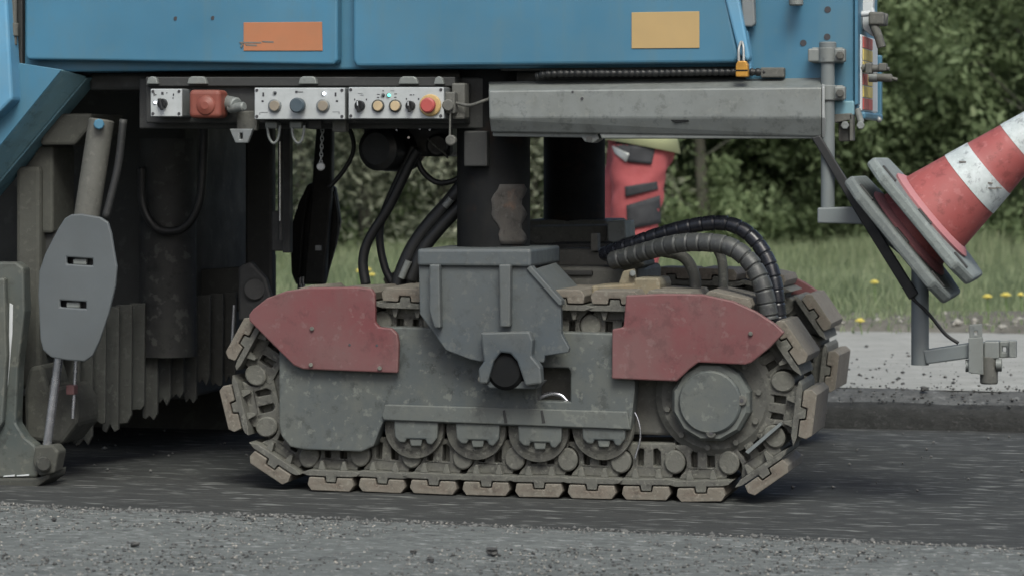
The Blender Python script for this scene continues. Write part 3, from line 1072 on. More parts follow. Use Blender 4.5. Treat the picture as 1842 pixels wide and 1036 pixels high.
# --- grey beam along the side
bm_ = mk('galvanised')
Lr = [(878, 148, 0.03), (879, 164, -0.075), (880, 213, -0.075), (883, 238, -0.050)]
Rr = [(1478, 137, 0.03), (1478, 158, -0.075), (1478, 212, -0.075), (1478, 247, -0.050)]
lp = [P(*q) for q in Lr]
rp = [P(*q) for q in Rr]
for q in (lp, rp):
    q.append(V(q[3].x, 0.09, q[3].z))
    q.append(V(q[0].x, 0.09, q[0].z))
bm_.loft(lp, rp, 0.004)
beam = part('side_beam', bm_)
b = mk('galvanised_light')
cen = sum((p for p in rp), Vector()) / 6
o1 = [cen + (p - cen) * 1.02 for p in rp]
b.loft([p + V(0.001, 0, 0) for p in o1], [p + V(0.008, 0, 0) for p in o1], 0.001)
part('end_plate', b, parent=beam)
b = mk('galvanised')
b.plate([(886, 238), (1074, 236), (1078, 251), (1066, 258), (1052, 256), (1046, 248), (886, 246)], -0.035, 0.02, 0.003)
part('lower_flange', b, parent=beam)
b = mk('galvanised')
b.plate([(1076, 236), (1480, 236), (1478, 250), (1082, 250)], -0.046, 0.03, 0.003)
part('lower_lip', b, parent=beam)
b = mk('dark_steel').cyl(P(1060, 251, -0.043), P(1060, 251, -0.03), 0.008, 14)
part('bolt', b, parent=beam)
b = mk('ink').cyl(P(1047, 178, -0.0765), P(1047, 178, -0.07), 0.004, 12)
b.cyl(P(1030, 166, -0.0765), P(1030, 166, -0.07), 0.003, 10)
part('bolt_hole', b, parent=beam)
b = mk('rusty_dark').plate([(1205, 216), (1236, 214), (1240, 219), (1215, 222)], -0.072, -0.05, 0.001)
part('rust_mark', b, parent=beam)
# corrugated conduit above the beam
hose([(965, 138, -0.01), (1000, 133, -0.02), (1150, 132, -0.02), (1300, 130, -0.02), (1410, 131, -0.005)], 6.5, 'black_rubber', name='conduit', n=60,
     rf=lambda s_: 0.0105 if (s_ % 0.016) < 0.009 else 0.0085)
part('beam_hanger', mk('dark_steel').pbox(900, 120, 1330, 128, 0.02, 0.06, 0.003))

# --- front corner: plate, clamp, post and the things bolted to the front
b = mk('blue_paint')
b.plate([(1340, -170), (1536, -170), (1536, 186), (1520, 212), (1340, 212)], 0.012, 0.05, 0.004)
fp = part('front_plate', b)
for x, y in ((1489, 18), (1488, 67), (1445, 78)):
    b = mk('ink').cyl(P(x, y, 0.0105), P(x, y, 0.02), 0.0085, 18)
    part('bolt_hole', b, parent=fp)
b = mk('galvanised').cyl(P(1432, -6, -0.04), P(1432, 11, -0.04), 0.019, 18, ch=0.003)
b.pbox(1424, -30, 1440, 2, -0.04, 0.012, 0.003)
part('stub', b, parent=fp)
b = mk('control_side').plate([(1330, -60), (1354, -60), (1358, 44), (1352, 49), (1336, 48)], -0.03, 0.0, 0.004)
part('hinge_plate', b, parent=fp)
b = mk('light_blue_paint').plate([(1322, 60), (1345, 55), (1352, 128), (1328, 132)], -0.02, 0.02, 0.004)
b.cyl(P(1336, 72, -0.03), P(1336, 72, -0.015), 0.015, 18, ch=0.003)
latch = part('door_latch', b, parent=fp)
b = mk('dusty_steel').pbox(1368, 122, 1410, 140, -0.02, 0.012, 0.003)
part('latch_block', b, parent=fp)
b = mk('blue_paint')
b.loft([P(1537, -170, 0.0), P(1543, -170, 0.0), P(1543, 188, 0.0), P(1537, 190, 0.0)], [p + V(0, 0.05, 0) for p in (P(1537, -170, 0.0), P(1543, -170, 0.0), P(1543, 188, 0.0), P(1537, 190, 0.0))], 0.002)
part('corner_strip', b, parent=fp)
# front face runs away from the camera: box with a warning board on its right-hand face
XF = P(1543, 100, 0.05).x
zf = lambda row: P(1543, row, 0.05).z
b = mk('blue_paint').loft([V(XR, 0.052, zf(205)), V(XF, 0.052, zf(205)), V(XF, 0.052, 2.2), V(XR, 0.052, 2.2)],
                          [V(XR, 0.50, zf(205)), V(XF, 0.50, zf(205)), V(XF, 0.50, 2.2), V(XR, 0.50, 2.2)], 0.012)
fb = part('front_box', b)
b = mk('white_paint').box(V(XF + 0.004, 0.25, (zf(62) + zf(200)) / 2), (0.008, 0.36, zf(62) - zf(200)), 0.003)
wb = part('warning_board', b)
nst = 6
for i in range(nst):
    z0 = zf(64) + (zf(198) - zf(64)) * i / nst
    z1 = zf(64) + (zf(198) - zf(64)) * (i + 1) / nst
    for k, (y0, y1) in enumerate(((0.085, 0.18), (0.185, 0.29))):
        mt = ('board_red', 'board_yellow', 'board_yellow', 'board_red', 'board_yellow', 'board_red')[(i + (k if i % 2 else 0)) % 6]
        s = mk(mt).box(V(XF + 0.0095, (y0 + y1) / 2, (z0 + z1) / 2), (0.003, y1 - y0 - 0.004, (z0 - z1) - 0.003), 0.0005)
        part('stripe', s, parent=wb)
b = mk('blue_paint').box(V(XF + 0.008, 0.46, (zf(90) + zf(212)) / 2), (0.016, 0.03, zf(90) - zf(212)), 0.004)
b.box(V(XF + 0.008, 0.27, zf(208)), (0.02, 0.40, 0.02), 0.006)
part('board_frame', b, parent=wb)


def fpt(px, py, Y):
    return P(px, py, Y)


b = mk('white_paint').plate([(1548, -30), (1572, -12), (1570, 14), (1582, 60), (1568, 66), (1548, 50)], 0.16, 0.2, 0.004)
part('lamp_bracket', b)
b = mk('dusty_steel')
b.pbox(1562, 22, 1590, 45, 0.10, 0.2, 0.005)
b.cyl(P(1586, 34, 0.15), P(1596, 36, 0.15), 0.016, 14, ch=0.003)
b.tube([P(1570, 42, 0.12), P(1580, 66, 0.11), P(1586, 86, 0.11)], 0.012)
b.mat('white_paint').cyl(P(1550, 26, 0.13), P(1566, 25, 0.13), 0.008, 12)
part('catch_lever', b)
b = mk('dusty_steel')
b.cyl(P(1545, 123, 0.08), P(1590, 124, 0.08), 0.010, 14, ch=0.002)
b.pbox(1556, 114, 1568, 133, 0.06, 0.10, 0.003)
b.pbox(1580, 114, 1594, 128, 0.06, 0.10, 0.003)
b.cyl(P(1590, 124, 0.08), P(1600, 125, 0.08), 0.006, 10)
part('coupling', b)
b = mk('dusty_steel')
b.cyl(P(1565, 140, 0.14), P(1605, 141, 0.14), 0.011, 14, ch=0.003)
b.cyl(P(1603, 141, 0.14), P(1614, 144, 0.14), 0.005, 10)
b.mat('control_side').cyl(P(1563, 140, 0.14), P(1578, 140, 0.14), 0.013, 14)
part('coupling', b)
b = mk('galvanised_light')
b.ball(P(1581, 216, 0.35), 0.008)
b.cyl(P(1572, 203, 0.35), P(1581, 214, 0.35), 0.003, 8)
part('board_screw', b)
b = mk('blue_paint_dusty').pbox(1500, 182, 1536, 208, -0.01, 0.012, 0.004)
part('foot_block', b)
b = mk('dusty_steel')
b.plate([(1500, 206), (1532, 204), (1534, 216), (1500, 222)], -0.02, 0.02, 0.003)
b.pbox(1528, 206, 1534, 254, -0.02, 0.03, 0.002)
b.pbox(1508, 220, 1528, 255, 0.0, 0.03, 0.003)
part('tow_bracket', b)
b = mk('galvanised')
b.cyl(P(1520, 226, -0.045), P(1520, 226, 0.0), 0.011, 6, ch=0.002)
b.cyl(P(1548, 226, -0.01), P(1548, 226, 0.04), 0.011, 6, ch=0.002)
b.cyl(P(1541, 196, 0.02), P(1549, 222, 0.02), 0.009, 12, ch=0.002)
part('bolt', b)

# post carrying the cone holder and the sensor arm
YP = -0.035
b = mk('post_grey')
b.cyl(P(1489, 84, YP), P(1489, 392, YP), 0.0180, 24)
b.cyl(P(1489, 76, YP), P(1489, 90, YP), 0.0225, 20, ch=0.003)
post = part('holder_post', b)
for y0, y1 in ((86, 114), (154, 182)):
    b = mk('galvanised')
    b.cyl(P(1489, y0, YP), P(1489, y1, YP), 0.0245, 22, ch=0.003)
    b.pbox(1500, y0 + 2, 1520, y1 - 2, YP - 0.018, YP + 0.012, 0.004)
    b.pbox(1453, y0 + 2, 1478, y1 - 2, YP - 0.010, YP + 0.030, 0.004)
    b.pbox(1460, y0, 1516, y1, YP + 0.012, 0.012, 0.003)
    b.mat('dusty_steel').cyl(P(1511, (y0 + y1) / 2, YP - 0.03), P(1511, (y0 + y1) / 2, YP), 0.0115, 6, ch=0.002)
    part('clamp', b, parent=post)
b = mk('post_grey').plate([(1470, 374), (1548, 372), (1562, 388), (1558, 404), (1470, 402)], YP - 0.02, YP + 0.02, 0.004)
part('cross_bar', b, parent=post)
b = mk('post_grey').cyl(P(1655, 470, YP), P(1655, 656, YP), 0.0225, 28)
p2 = part('sensor_post', b)
b = mk('black_rubber')
b.plate([(1459, 248), (1475, 244), (1554, 372), (1652, 528), (1636, 540), (1540, 385)], -0.062, -0.052, 0.003)
part('rubber_strap', b)
b = mk('post_grey').plate([(1660, 630), (1745, 617), (1792, 615), (1794, 644), (1740, 645), (1666, 655)], YP - 0.022, YP + 0.022, 0.004)
part('sensor_arm', b, parent=p2)
b = mk('galvanised').plate([(1743, 584), (1766, 582), (1768, 670), (1746, 672)], YP - 0.035, YP - 0.024, 0.002, holes=[[(1752, 595), (1758, 595), (1758, 602), (1752, 602)]])
part('mounting_plate', b, parent=p2)
b = mk('galvanised').plate([(1742, 608), (1768, 606), (1769, 674), (1742, 670)], YP - 0.04, YP - 0.028, 0.002)
b.pbox(1770, 614, 1797, 645, YP - 0.03, YP + 0.03, 0.003)
b.plate([(1798, 614), (1827, 612), (1828, 642), (1798, 644)], YP - 0.01, YP + 0.01, 0.003, holes=[[(1803, 624), (1810, 624), (1810, 633), (1803, 633)]])
b.pbox(1815, 613, 1828, 643, YP - 0.03, YP + 0.0, 0.002)
part('mounting_bracket', b, parent=p2)
b = mk('galvanised')
for y in (651, 664):
    b.cyl(P(1737, y, YP - 0.01), P(1802, y - 1, YP - 0.01), 0.0075, 6)
b.cyl(P(1738, 657, YP - 0.02), P(1746, 657, YP - 0.02), 0.014, 6)
b.cyl(P(1792, 655, YP - 0.02), P(1802, 655, YP - 0.02), 0.016, 6)
part('bolt', b, parent=p2)
b = mk('dusty_steel').cyl(P(1779, 640, YP - 0.01), P(1779, 690, YP - 0.01), 0.0225, 22, ch=0.003)
part('sensor', b, parent=p2)
hose([(1640, 535), (1672, 566), (1700, 600), (1724, 617)], 3.0, Y=YP - 0.02, name='cable')

# --- swivel fork between column and crawler
b = mk('bracket_grey')
FKY = -0.075
b.plate([(753, 478), (952, 478), (1008, 541), (1010, 600), (1024, 626), (1022, 634), (980, 640), (978, 652), (862, 650), (844, 646), (802, 630), (755, 565)], FKY, FKY + 0.02, 0.003)
fork = part('swivel_fork', b)
b = mk('bracket_grey')
fr = [P(750, 446, FKY - 0.012), P(950, 446, FKY - 0.012), P(993, 436, 0.15), P(995, 470, 0.15), P(952, 480, FKY - 0.012), P(752, 478, FKY - 0.012)]
tp = [P(750, 448, FKY - 0.012), P(955, 448, FKY - 0.012), P(955, 481, FKY - 0.012), P(750, 479, FKY - 0.012)]
b.loft(tp, [p + V(0, 0.34, 0) for p in tp], 0.008, seg=3)
part('top_collar', b, parent=fork)
for pts in ([(772, 476), (790, 476), (792, 590), (781, 590), (772, 560)], [(897, 476), (918, 476), (917, 588), (899, 588)]):
    b = mk('bracket_grey').plate(pts, FKY - 0.028, FKY + 0.002, 0.004)
    part('rib', b, parent=fork)
b = mk('bracket_grey').plate([(953, 477), (1010, 540), (1010, 549), (1005, 549), (947, 484)], FKY - 0.008, FKY + 0.030, 0.002)
part('slanted_rib', b, parent=fork)
# second, deeper cheek of the fork
q = [P(960, 484, FKY + 0.03), P(1000, 472, 0.19), P(1046, 521, 0.19), P(1008, 546, FKY + 0.03)]
b = mk('bracket_grey').loft(q, [p + V(-0.008, 0, -0.016) for p in q], 0.002)
part('cheek', b, parent=fork)
b = mk('bracket_grey')
b.plate([(864, 598), (952, 596), (958, 612), (956, 640), (972, 660), (974, 690), (945, 694), (930, 650), (918, 636), (900, 634), (888, 650), (876, 690), (862, 690), (860, 664), (870, 650)], FKY - 0.035, FKY + 0.002, 0.005)
part('pivot_lug', b, parent=fork)
b = mk('rusty_dark')
b.lathe(P(908, 668, FKY - 0.022), (0, 1, 0), [(0, 0.040), (0.010, 0.050), (0.10, 0.052)], 32)
b.mat('dusty_steel')
b.cyl(P(866, 682, FKY - 0.03), P(866, 682, FKY), 0.010, 8, ch=0.002)
b.cyl(P(966, 684, FKY - 0.03), P(966, 684, FKY), 0.010, 8, ch=0.002)
part('pivot_pin', b, parent=fork)
b = mk('bracket_grey').plate([(858, 682), (974, 686), (962, 700), (880, 698)], FKY - 0.012, FKY + 0.06, 0.004)
part('pivot_cap', b, parent=fork)

# --- axle parts above the crawler, right of the fork
b = mk('dusty_steel').plate([(945, 408), (1092, 406), (1092, 436), (1078, 440), (960, 440), (946, 432)], 0.75, 0.95, 0.006)
part('cross_beam', b)
b = mk('galvanised').plate([(1092, 398), (1124, 398), (1126, 428), (1106, 438), (1092, 434)], 0.66, 0.80, 0.004)
part('beam_cap', b)
b = mk('dusty_steel')
b.pbox(1000, 448, 1110, 492, 0.45, 0.70, 0.012)
b.pbox(980, 480, 1150, 545, 0.30, 0.62, 0.012)
b.pbox(1062, 420, 1075, 452, 0.42, 0.46, 0.003)
part('axle_block', b)
b = mk('dark_steel').pbox(985, 438, 1120, 452, 0.60, 0.75, 0.004)
part('axle_bar', b)
b = mk('dark_steel').pbox(1005, 487, 1065, 496, 0.29, 0.4, 0.003)
part('axle_bar', b)
b = mk('track_steel')
b.loft([P(1012, 552, 0.02), P(1060, 515, 0.20), P(1066, 525, 0.20), P(1020, 560, 0.02)], [p + V(0.0, 0.06, -0.015) for p in (P(1012, 552, 0.02), P(1060, 515, 0.20), P(1066, 525, 0.20), P(1020, 560, 0.02))], 0.004)
part('mud_lump', b)
b = mk('yellow_block')
b.plate([(1064, 514), (1140, 510), (1140, 500), (1184, 500), (1188, 512), (1186, 560), (1064, 560)], 0.10, 0.26, 0.006)
yb = part('yellow_bracket', b)
b = mk('yellow_block').plate([(1112, 512), (1120, 488), (1138, 484), (1142, 512)], 0.14, 0.18, 0.004)
b.mat('galvanised').cyl(P(1138, 492, 0.12), P(1138, 492, 0.16), 0.009, 8, ch=0.002)
part('bolt_lug', b, parent=yb)
b = mk('dusty_steel').plate([(1100, 460), (1150, 450), (1160, 478), (1130, 490), (1108, 480)], 0.24, 0.4, 0.008)
part('hose_manifold', b)


def spiral(r, per=0.034):
    return lambda s_: r * (0.86 if (s_ % per) < 0.004 else 1.0 + 0.05 * ((s_ % per) / per))


hose([(1085, 458, .30), (1130, 442, .24), (1200, 418, .20), (1260, 404, .18), (1310, 403, .17), (1350, 424, .16), (1380, 466, .15), (1395, 515, .14), (1402, 578, .14)], 13.5, 'hose_wrap_black', n=40, rf=spiral(13.5 / 675), seg=18)
hose([(1100, 470, .22), (1150, 456, .18), (1210, 440, .12), (1260, 436, .09), (1310, 443, .07), (1348, 470, .06), (1372, 515, .05), (1384, 575, .05)], 16.5, 'hose_wrap_grey', n=40, rf=spiral(16.5 / 675), seg=18)
hose([(1190, 452, .2), (1228, 462, .2), (1248, 492, .2), (1252, 535, .2)], 10.5, 'dusty_steel')
hose([(1286, 440, .2), (1298, 466, .2), (1301, 500, .2), (1300, 535, .2)], 9.0, 'dusty_steel')

# --- the crawler
LC, RC = P(568, 703, 0.0), P(1280, 712, 0.0)
RO = 0.275                       # radius at the outer face of the pads
RP = RO - 0.0922                  # pitch line of the chain
CW = 0.26
zc = RO
xl_, xr_ = LC.x, RC.x
straight = xr_ - xl_
per = 2 * straight + 2 * math.pi * RP
NSH = 23
pitch = per / NSH


def path(s):
    s %= per
    if s < straight:                       # bottom, left to right
        return V(xl_ + s, 0, zc - RP), V(1, 0, 0)
    s -= straight
    if s < math.pi * RP:
        a = -math.pi / 2 + s / RP
        return V(xr_ + RP * math.cos(a), 0, zc + RP * math.sin(a)), V(-math.sin(a), 0, math.cos(a))
    s -= math.pi * RP
    if s < straight:
        return V(xr_ - s, 0, zc + RP), V(-1, 0, 0)
    s -= straight
    a = math.pi / 2 + s / RP
    return V(xl_ + RP * math.cos(a), 0, zc + RP * math.sin(a)), V(-math.sin(a), 0, math.cos(a))


def shoe_mesh():
    """local: x along the chain, z towards the chain inside; outer face at z = -0.072"""
    b = mk('pad_polymer')

    def ext(pts, y0, y1, bev=0.002, holes=()):
        f_ = [V(x, y0, z) for x, z in pts]
        b.loft(f_, [p + V(0, y1 - y0, 0) for p in f_], bev, [[V(x, y0, z) for x, z in h] for h in holes])
    o = -0.072
    ext([(-0.048, o), (0.048, o), (0.058, o + 0.012), (0.054, o + 0.028), (0.017, o + 0.028), (0.014, o + 0.016), (-0.014, o + 0.016), (-0.017, o + 0.028), (-0.054, o + 0.028), (-0.058, o + 0.012)],
        0.0, CW, 0.002)
    b.mat('track_steel')
    # carrier plate with overlapping lips and the tooth that locks the pad
    ext([(-0.011, o + 0.0185), (0.011, o + 0.0185), (0.0135, o + 0.0305), (0.052, o + 0.0305), (0.066, o + 0.033), (0.074, o + 0.040), (0.056, o + 0.043), (-0.056, o + 0.043), (-0.078, o + 0.036), (-0.060, o + 0.031), (-0.0135, o + 0.0305)],
        0.004, CW - 0.004, 0.0015)
    for y0, y1 in ((0.040, 0.078), (CW - 0.078, CW - 0.040)):
        bc = pitch / 2.24
        arc = [(-bc + 0.0275 * math.cos(R(t)), o + 0.076 + 0.0275 * math.sin(R(t))) for t in (-62, -40, -20, 0, 20, 40, 58)]
        ext([(0.056, o + 0.043), (0.062, o + 0.060), (0.062, o + 0.096), (0.068, o + 0.105), (0.066, o + 0.114), (-0.064, o + 0.114), (-0.062, o + 0.106)] + arc[::-1] + [(-0.058, o + 0.043)], y0, y1, 0.0025,
            holes=[[(-0.026, o + 0.066), (-0.012, o + 0.066), (-0.010, o + 0.101), (-0.019, o + 0.103), (-0.027, o + 0.094)], [(0.012, o + 0.066), (0.030, o + 0.066), (0.030, o + 0.096), (0.022, o + 0.103), (0.012, o + 0.101)]])
    ext([(0.056, o + 0.042), (0.062, o + 0.075), (0.050, o + 0.104), (-0.050, o + 0.104), (-0.062, o + 0.075), (-0.056, o + 0.042)], 0.076, CW - 0.076, 0.004)
    for x in (-0.028, 0.028):
        ext([(x - 0.009, o + 0.043), (x + 0.009, o + 0.043), (x + 0.003, o + 0.062), (x - 0.003, o + 0.062)], 0.018, 0.034, 0.001)
    b.cyl(V(pitch / 2.24, 0.031, o + 0.076), V(pitch / 2.24, CW - 0.031, o + 0.076), 0.0245, 22, ch=0.003)
    return b


def crawler_parts():
    b = mk('grey_frame_paint')
    fo = [(502, 588), (720, 588), (1118, 600), (1142, 640), (1142, 700), (1134, 774), (690, 757), (684, 770), (672, 802), (650, 812), (545, 808), (522, 803), (506, 784), (502, 765)]
    b.plate(fo, -0.006, 0.05, 0.004, holes=[[(967, 664), (972, 661), (1022, 662), (1026, 668), (1026, 722), (967, 720)]])
    cw = part('crawler', b)
    # inner cheek and girder give the frame its depth
    b = mk('dusty_steel')
    x0, x1 = xl_ + 0.03, xr_ - 0.12
    b.loft([V(x0, 0.07, zc - 0.11), V(x1, 0.07, zc - 0.11), V(x1, 0.07, zc + 0.10), V(x0, 0.07, zc + 0.10)],
           [V(x0, 0.19, zc - 0.11), V(x1, 0.19, zc - 0.11), V(x1, 0.19, zc + 0.10), V(x0, 0.19, zc + 0.10)], 0.008)
    part('frame_girder', b, parent=cw)
    b = mk('grey_frame_paint').plate(fo, 0.21, 0.235, 0.004)
    part('inner_cheek', b, parent=cw)
    b = mk('grey_frame_paint').plate([(692, 727), (1128, 740), (1134, 772), (690, 755), (686, 748)], -0.013, -0.004, 0.003)
    part('lower_flange', b, parent=cw)
    for x in (908, 976):
        b = mk('dark_steel').plate([(x - 4, 738), (x, 737), (x + 5, 760), (x - 1, 761)], -0.0145, -0.012, 0.0005)
        part('weld_mark', b, parent=cw)
    # chrome seal ring seen in the frame window
    b = mk('chrome')
    b.tube([P(968, 716, 0.03), P(990, 708, 0.03), P(1008, 710, 0.03), P(1022, 722, 0.03)], 0.006, 8)
    part('seal_ring', b, parent=cw)
    b = mk('chrome').tube([P(1130, 726, 0.03), P(1146, 750, 0.03), P(1152, 784, 0.03), P(1142, 826, 0.03)], 0.0026, 8)
    part('seal_ring', b, parent=cw)
    # rollers
    b0 = mk('track_steel')
    b0.lathe((0, 0.012, 0), (0, 1, 0), [(0, 0.058), (0.003, 0.066), (0.006, 0.082), (0.022, 0.084), (0.026, 0.050), (0.20, 0.050), (0.205, 0.084), (0.222, 0.082), (0.228, 0.058)], 40)
    me = None
    for i, (x, y) in enumerate(((748, 768), (859, 770), (971, 774), (1086, 770))):
        c = P(x, y, 0.035)
        c = V(c.x, 0, c.z)
        if me is None:
            ro = part('roller', b0, parent=cw, origin=V(0, 0, 0))
            ro.location = c - WLOC[cw.name]
            me = ro.data
        else:
            ro = link('roller', me, c, cw)
        s = mk('grey_frame_paint')
        s.plate([(x - 40, y - 14), (x + 40, y - 12), (x + 38, y + 20), (x + 28, y + 32), (x + 20, y + 30), (x + 17, y + 22), (x - 17, y + 21), (x - 20, y + 28), (x - 30, y + 27), (x - 38, y + 18)], -0.004, 0.012, 0.004)
        s.plate([(x - 12, y + 20), (x + 12, y + 20), (x + 9, y + 34), (x - 9, y + 34)], 0.000, 0.012, 0.003)
        part('roller_cap', s, parent=cw)
    # idler, drive hub
    b = mk('dusty_steel').lathe(V(xl_, 0.05, zc), (0, 1, 0), [(0, 0.135), (0.006, 0.152), (0.05, 0.156), (0.055, 0.12), (0.105, 0.12), (0.11, 0.156), (0.154, 0.152), (0.16, 0.135)], 48)
    part('idler_wheel', b, parent=cw)
    b = mk('dusty_steel')
    b.lathe(V(xr_, 0.035, zc), (0, 1, 0), [(0, 0.140), (0.012, 0.158), (0.17, 0.158), (0.18, 0.14)], 56)
    for k in range(14):
        a = 2 * math.pi * k / 14
        q = Matrix.Rotation(-a, 3, 'Y')
        b.box(V(xr_, 0.12, zc) + q @ V(0.160, 0, 0), (0.035, 0.05, 0.03), 0.006, q)
    part('drive_sprocket', b, parent=cw)
    b = mk('grey_frame_paint')
    hc = P(1279, 722, 0.0)
    b.lathe(V(hc.x, -0.012, hc.z), (0, 1, 0), [(0, 0.098), (0.012, 0.106), (0.06, 0.108)], 12, smooth=False, phase=0.26)
    b.lathe(V(hc.x, -0.024, hc.z), (0, 1, 0), [(0, 0.078), (0.005, 0.083), (0.014, 0.084)], 40)
    hub = part('hub_cap', b, parent=cw)
    for x, y in ((1334, 720), (1279, 778)):
        s = mk('dusty_steel').cyl(P(x, y, -0.022), P(x, y, -0.008), 0.014, 16, ch=0.002)
        s.mat('ink').cyl(P(x, y, -0.0235), P(x, y, -0.020), 0.005, 12)
        part('hub_plug', s, parent=cw)
    for k in range(10):
        a = 2 * math.pi * k / 10 + 0.2
        q = V(hc.x + 0.124 * math.cos(a), 0.026, hc.z + 0.124 * math.sin(a))
        part('hub_bolt', mk('dusty_steel').cyl(q, q + V(0, 0.014, 0), 0.008, 6), parent=cw)
    b = mk('post_grey').plate([(1340, 812), (1402, 760), (1406, 764), (1346, 816)], 0.012, 0.05, 0.001)
    part('scraper', b, parent=cw)
    # fenders
    b = mk('red_fender').plate([(447, 566), (455, 556), (480, 536), (515, 523), (560, 517), (640, 516), (668, 519), (674, 530), (675, 580), (682, 588), (704, 590), (714, 600), (717, 618),
                                (715, 671), (640, 668), (545, 664), (528, 657), (448, 577)], -0.034, -0.016, 0.004)
    f1 = part('fender', b, parent=cw, label='red dusty fender plate at the rear end')
    b = mk('red_fender').plate([(1126, 531), (1190, 528), (1262, 529), (1318, 541), (1360, 560), (1394, 582), (1411, 598), (1385, 625), (1352, 652), (1340, 656), (1256, 652), (1240, 664), (1217, 686), (1100, 681),
                                (1101, 592), (1121, 588)], -0.034, -0.016, 0.004)
    part('fender', b, parent=cw, label='red dusty fender plate at the front end')
    for x, y in ((561, 591), (559, 656), (683, 662), (1350, 600)):
        part('fender_bolt', mk('track_steel').cyl(P(x, y, -0.041), P(x, y, -0.03), 0.006, 8, ch=0.001), parent=cw)
    for x, y in ((629, 620), (678, 621)):
        part('fender_hole', mk('ink').cyl(P(x, y, -0.0348), P(x, y, -0.03), 0.0035, 12), parent=cw)
    for x0, y0, x1, y1 in ((540, 540, 660, 600), (1150, 560, 1240, 640)):
        part('fender_bracket', mk('dusty_steel').pbox(x0, y0, x1, y1, -0.018, 0.02, 0.004), parent=cw)
    # shoes
    me = None
    off = pitch * 0.30
    for i in range(NSH):
        c, t = path(i * pitch + off)
        nrm = V(-t.z, 0, t.x)             # towards inside
        m = Matrix((t, V(0, 1, 0), nrm)).transposed() @ Matrix.Rotation(0.05 * hz(i, 3), 3, 'Y') @ Matrix.Rotation(0.02 * hz(i, 4), 3, 'X')
        c = c + nrm * 0.003 * hz(i, 6) * (c.z > 0.12) + V(0, 0.004 * hz(i, 8), 0)
        if me is None:
            s = shoe_mesh().build('track_shoe', None, cw, origin=V(0, 0, 0))
            me = s.data
        else:
            s = link('track_shoe', me, c, cw)
        s.location = c - WLOC[cw.name]
        s.rotation_euler = m.to_euler()
        s.scale = (1.12, 1, 1.28)
    return cw


crawler = crawler_parts()
far = crawler.copy()
COL.objects.link(far)
# far crawler mirrored so that its fenders face away
FY = 1.74
far.location = Vector((crawler.location.x - 0.13, 0, crawler.location.z)) + V(0, FY - (WLOC[crawler.name].y) - 0.9, 0)
far.scale = (1, -1, 1)
for ch in list(crawler.children):
    c = ch.copy()
    COL.objects.link(c)
    c.parent = far
# counterpart posts holding the far crawler are the second lifting column; add its saddle
b = mk('dusty_steel')
cz = P(1033, 440, 1.45)
b.box(V(c2.x, 1.5, c2.z - 0.05), (0.26, 0.3, 0.12), 0.01)
b.box(V(c2.x, 1.5, c2.z - 0.16), (0.2, 0.2, 0.16), 0.01)
part('column_saddle', b)

# ------------------------------------------------------------------ padlock
pl = thing('padlock', 'small brass padlock hanging from the door latch above the grey beam', 'padlock', P(1334, 138, -0.075))
s = mk('padlock_brass').plate([(1323, 139), (1345, 139), (1345, 118), (1341, 110), (1327, 110), (1323, 118)], -0.082, -0.056, 0.003, seg=2)
s.mat('rusty_dark').pbox(1323.5, 126, 1344.5, 128.5, -0.0832, -0.08, 0.0004)
s.build('lock_body', None, pl)
s = mk('galvanised_light').tube([P(1329, 112, -0.069), P(1329, 90, -0.066), P(1333, 76, -0.05), P(1337, 84, -0.06), P(1338, 112, -0.069)], 0.0036, 8)
s.build('shackle', None, pl)

# ------------------------------------------------------------------ traffic cones
ang = math.atan2(0.636, 0.772)
AX = V(math.cos(ang) * 1.0, 0.0, math.sin(ang))
UX = V(-math.sin(ang), 0, math.cos(ang))


def cone(label, base_c, base_mat, full):
    """base_c: centre of the underside of the base plate"""
    root = thing('traffic_cone', label, 'traffic cone', base_c, 'traffic cones stacked on the holder')
    s = mk(base_mat)
    hw, ch, th = 0.197, 0.055, 0.030
    ring = [(-hw, -hw + ch), (-hw + ch, -hw), (hw - ch, -hw), (hw, -hw + ch), (hw, hw - ch), (hw - ch, hw), (-hw + ch, hw), (-hw, hw - ch)]
    YV = V(0, 1, 0)
    a = [base_c + UX * u + YV * v for u, v in ring]
    s.loft(a, [p + AX * th for p in a], 0.008)
    s.build('base_plate', None, root)
    for u in (-0.14, 0.0, 0.14):
        s = mk('dark_steel').box(base_c + AX * (th + 0.001) + UX * u - YV * 0.150, (0.05, 0.02, 0.008), 0.002, Matrix((UX, YV, UX.cross(YV))).transposed())
        s.build('base_recess', None, root)
    b0 = base_c + AX * th
    r0, hgt, r1 = 0.119, 0.50, 0.026
    rr = lambda h: r0 + (r1 - r0) * h / hgt
    s = mk('cone_pink').lathe(b0, AX, [(0, 0.135), (0.006, 0.137), (0.014, 0.126), (0.018, 0.118)], 48)
    s.build('base_ring', None, root)
    bands = [(0.015, 0.128, 'cone_red'), (0.128, 0.192, 'cone_white'), (0.192, 0.285, 'cone_red'), (0.285, 0.36, 'cone_white'), (0.36, hgt, 'cone_red')]
    if not full:
        bands = bands[:1]
    for k, (h0, h1, mt) in enumerate(bands):
        s = mk(mt)
        e = 0.0012 if mt == 'cone_white' else 0.0
        n = 7
        s.lathe(b0, AX, [(h0 + (h1 - h0) * i / n, rr(h0 + (h1 - h0) * i / n) + e) for i in range(n + 1)], 56)
        s.build('cone_body' if mt == 'cone_red' else 'reflective_band', None, root)
    return root


BC = P(1657, 402, -0.035)
up_c = BC
lo_c = BC - AX * 0.074
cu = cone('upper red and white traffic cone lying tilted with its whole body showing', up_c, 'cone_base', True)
cl = cone('lower traffic cone of the stack, only grey base and dark red rim showing', lo_c, 'cone_base_lower', False)
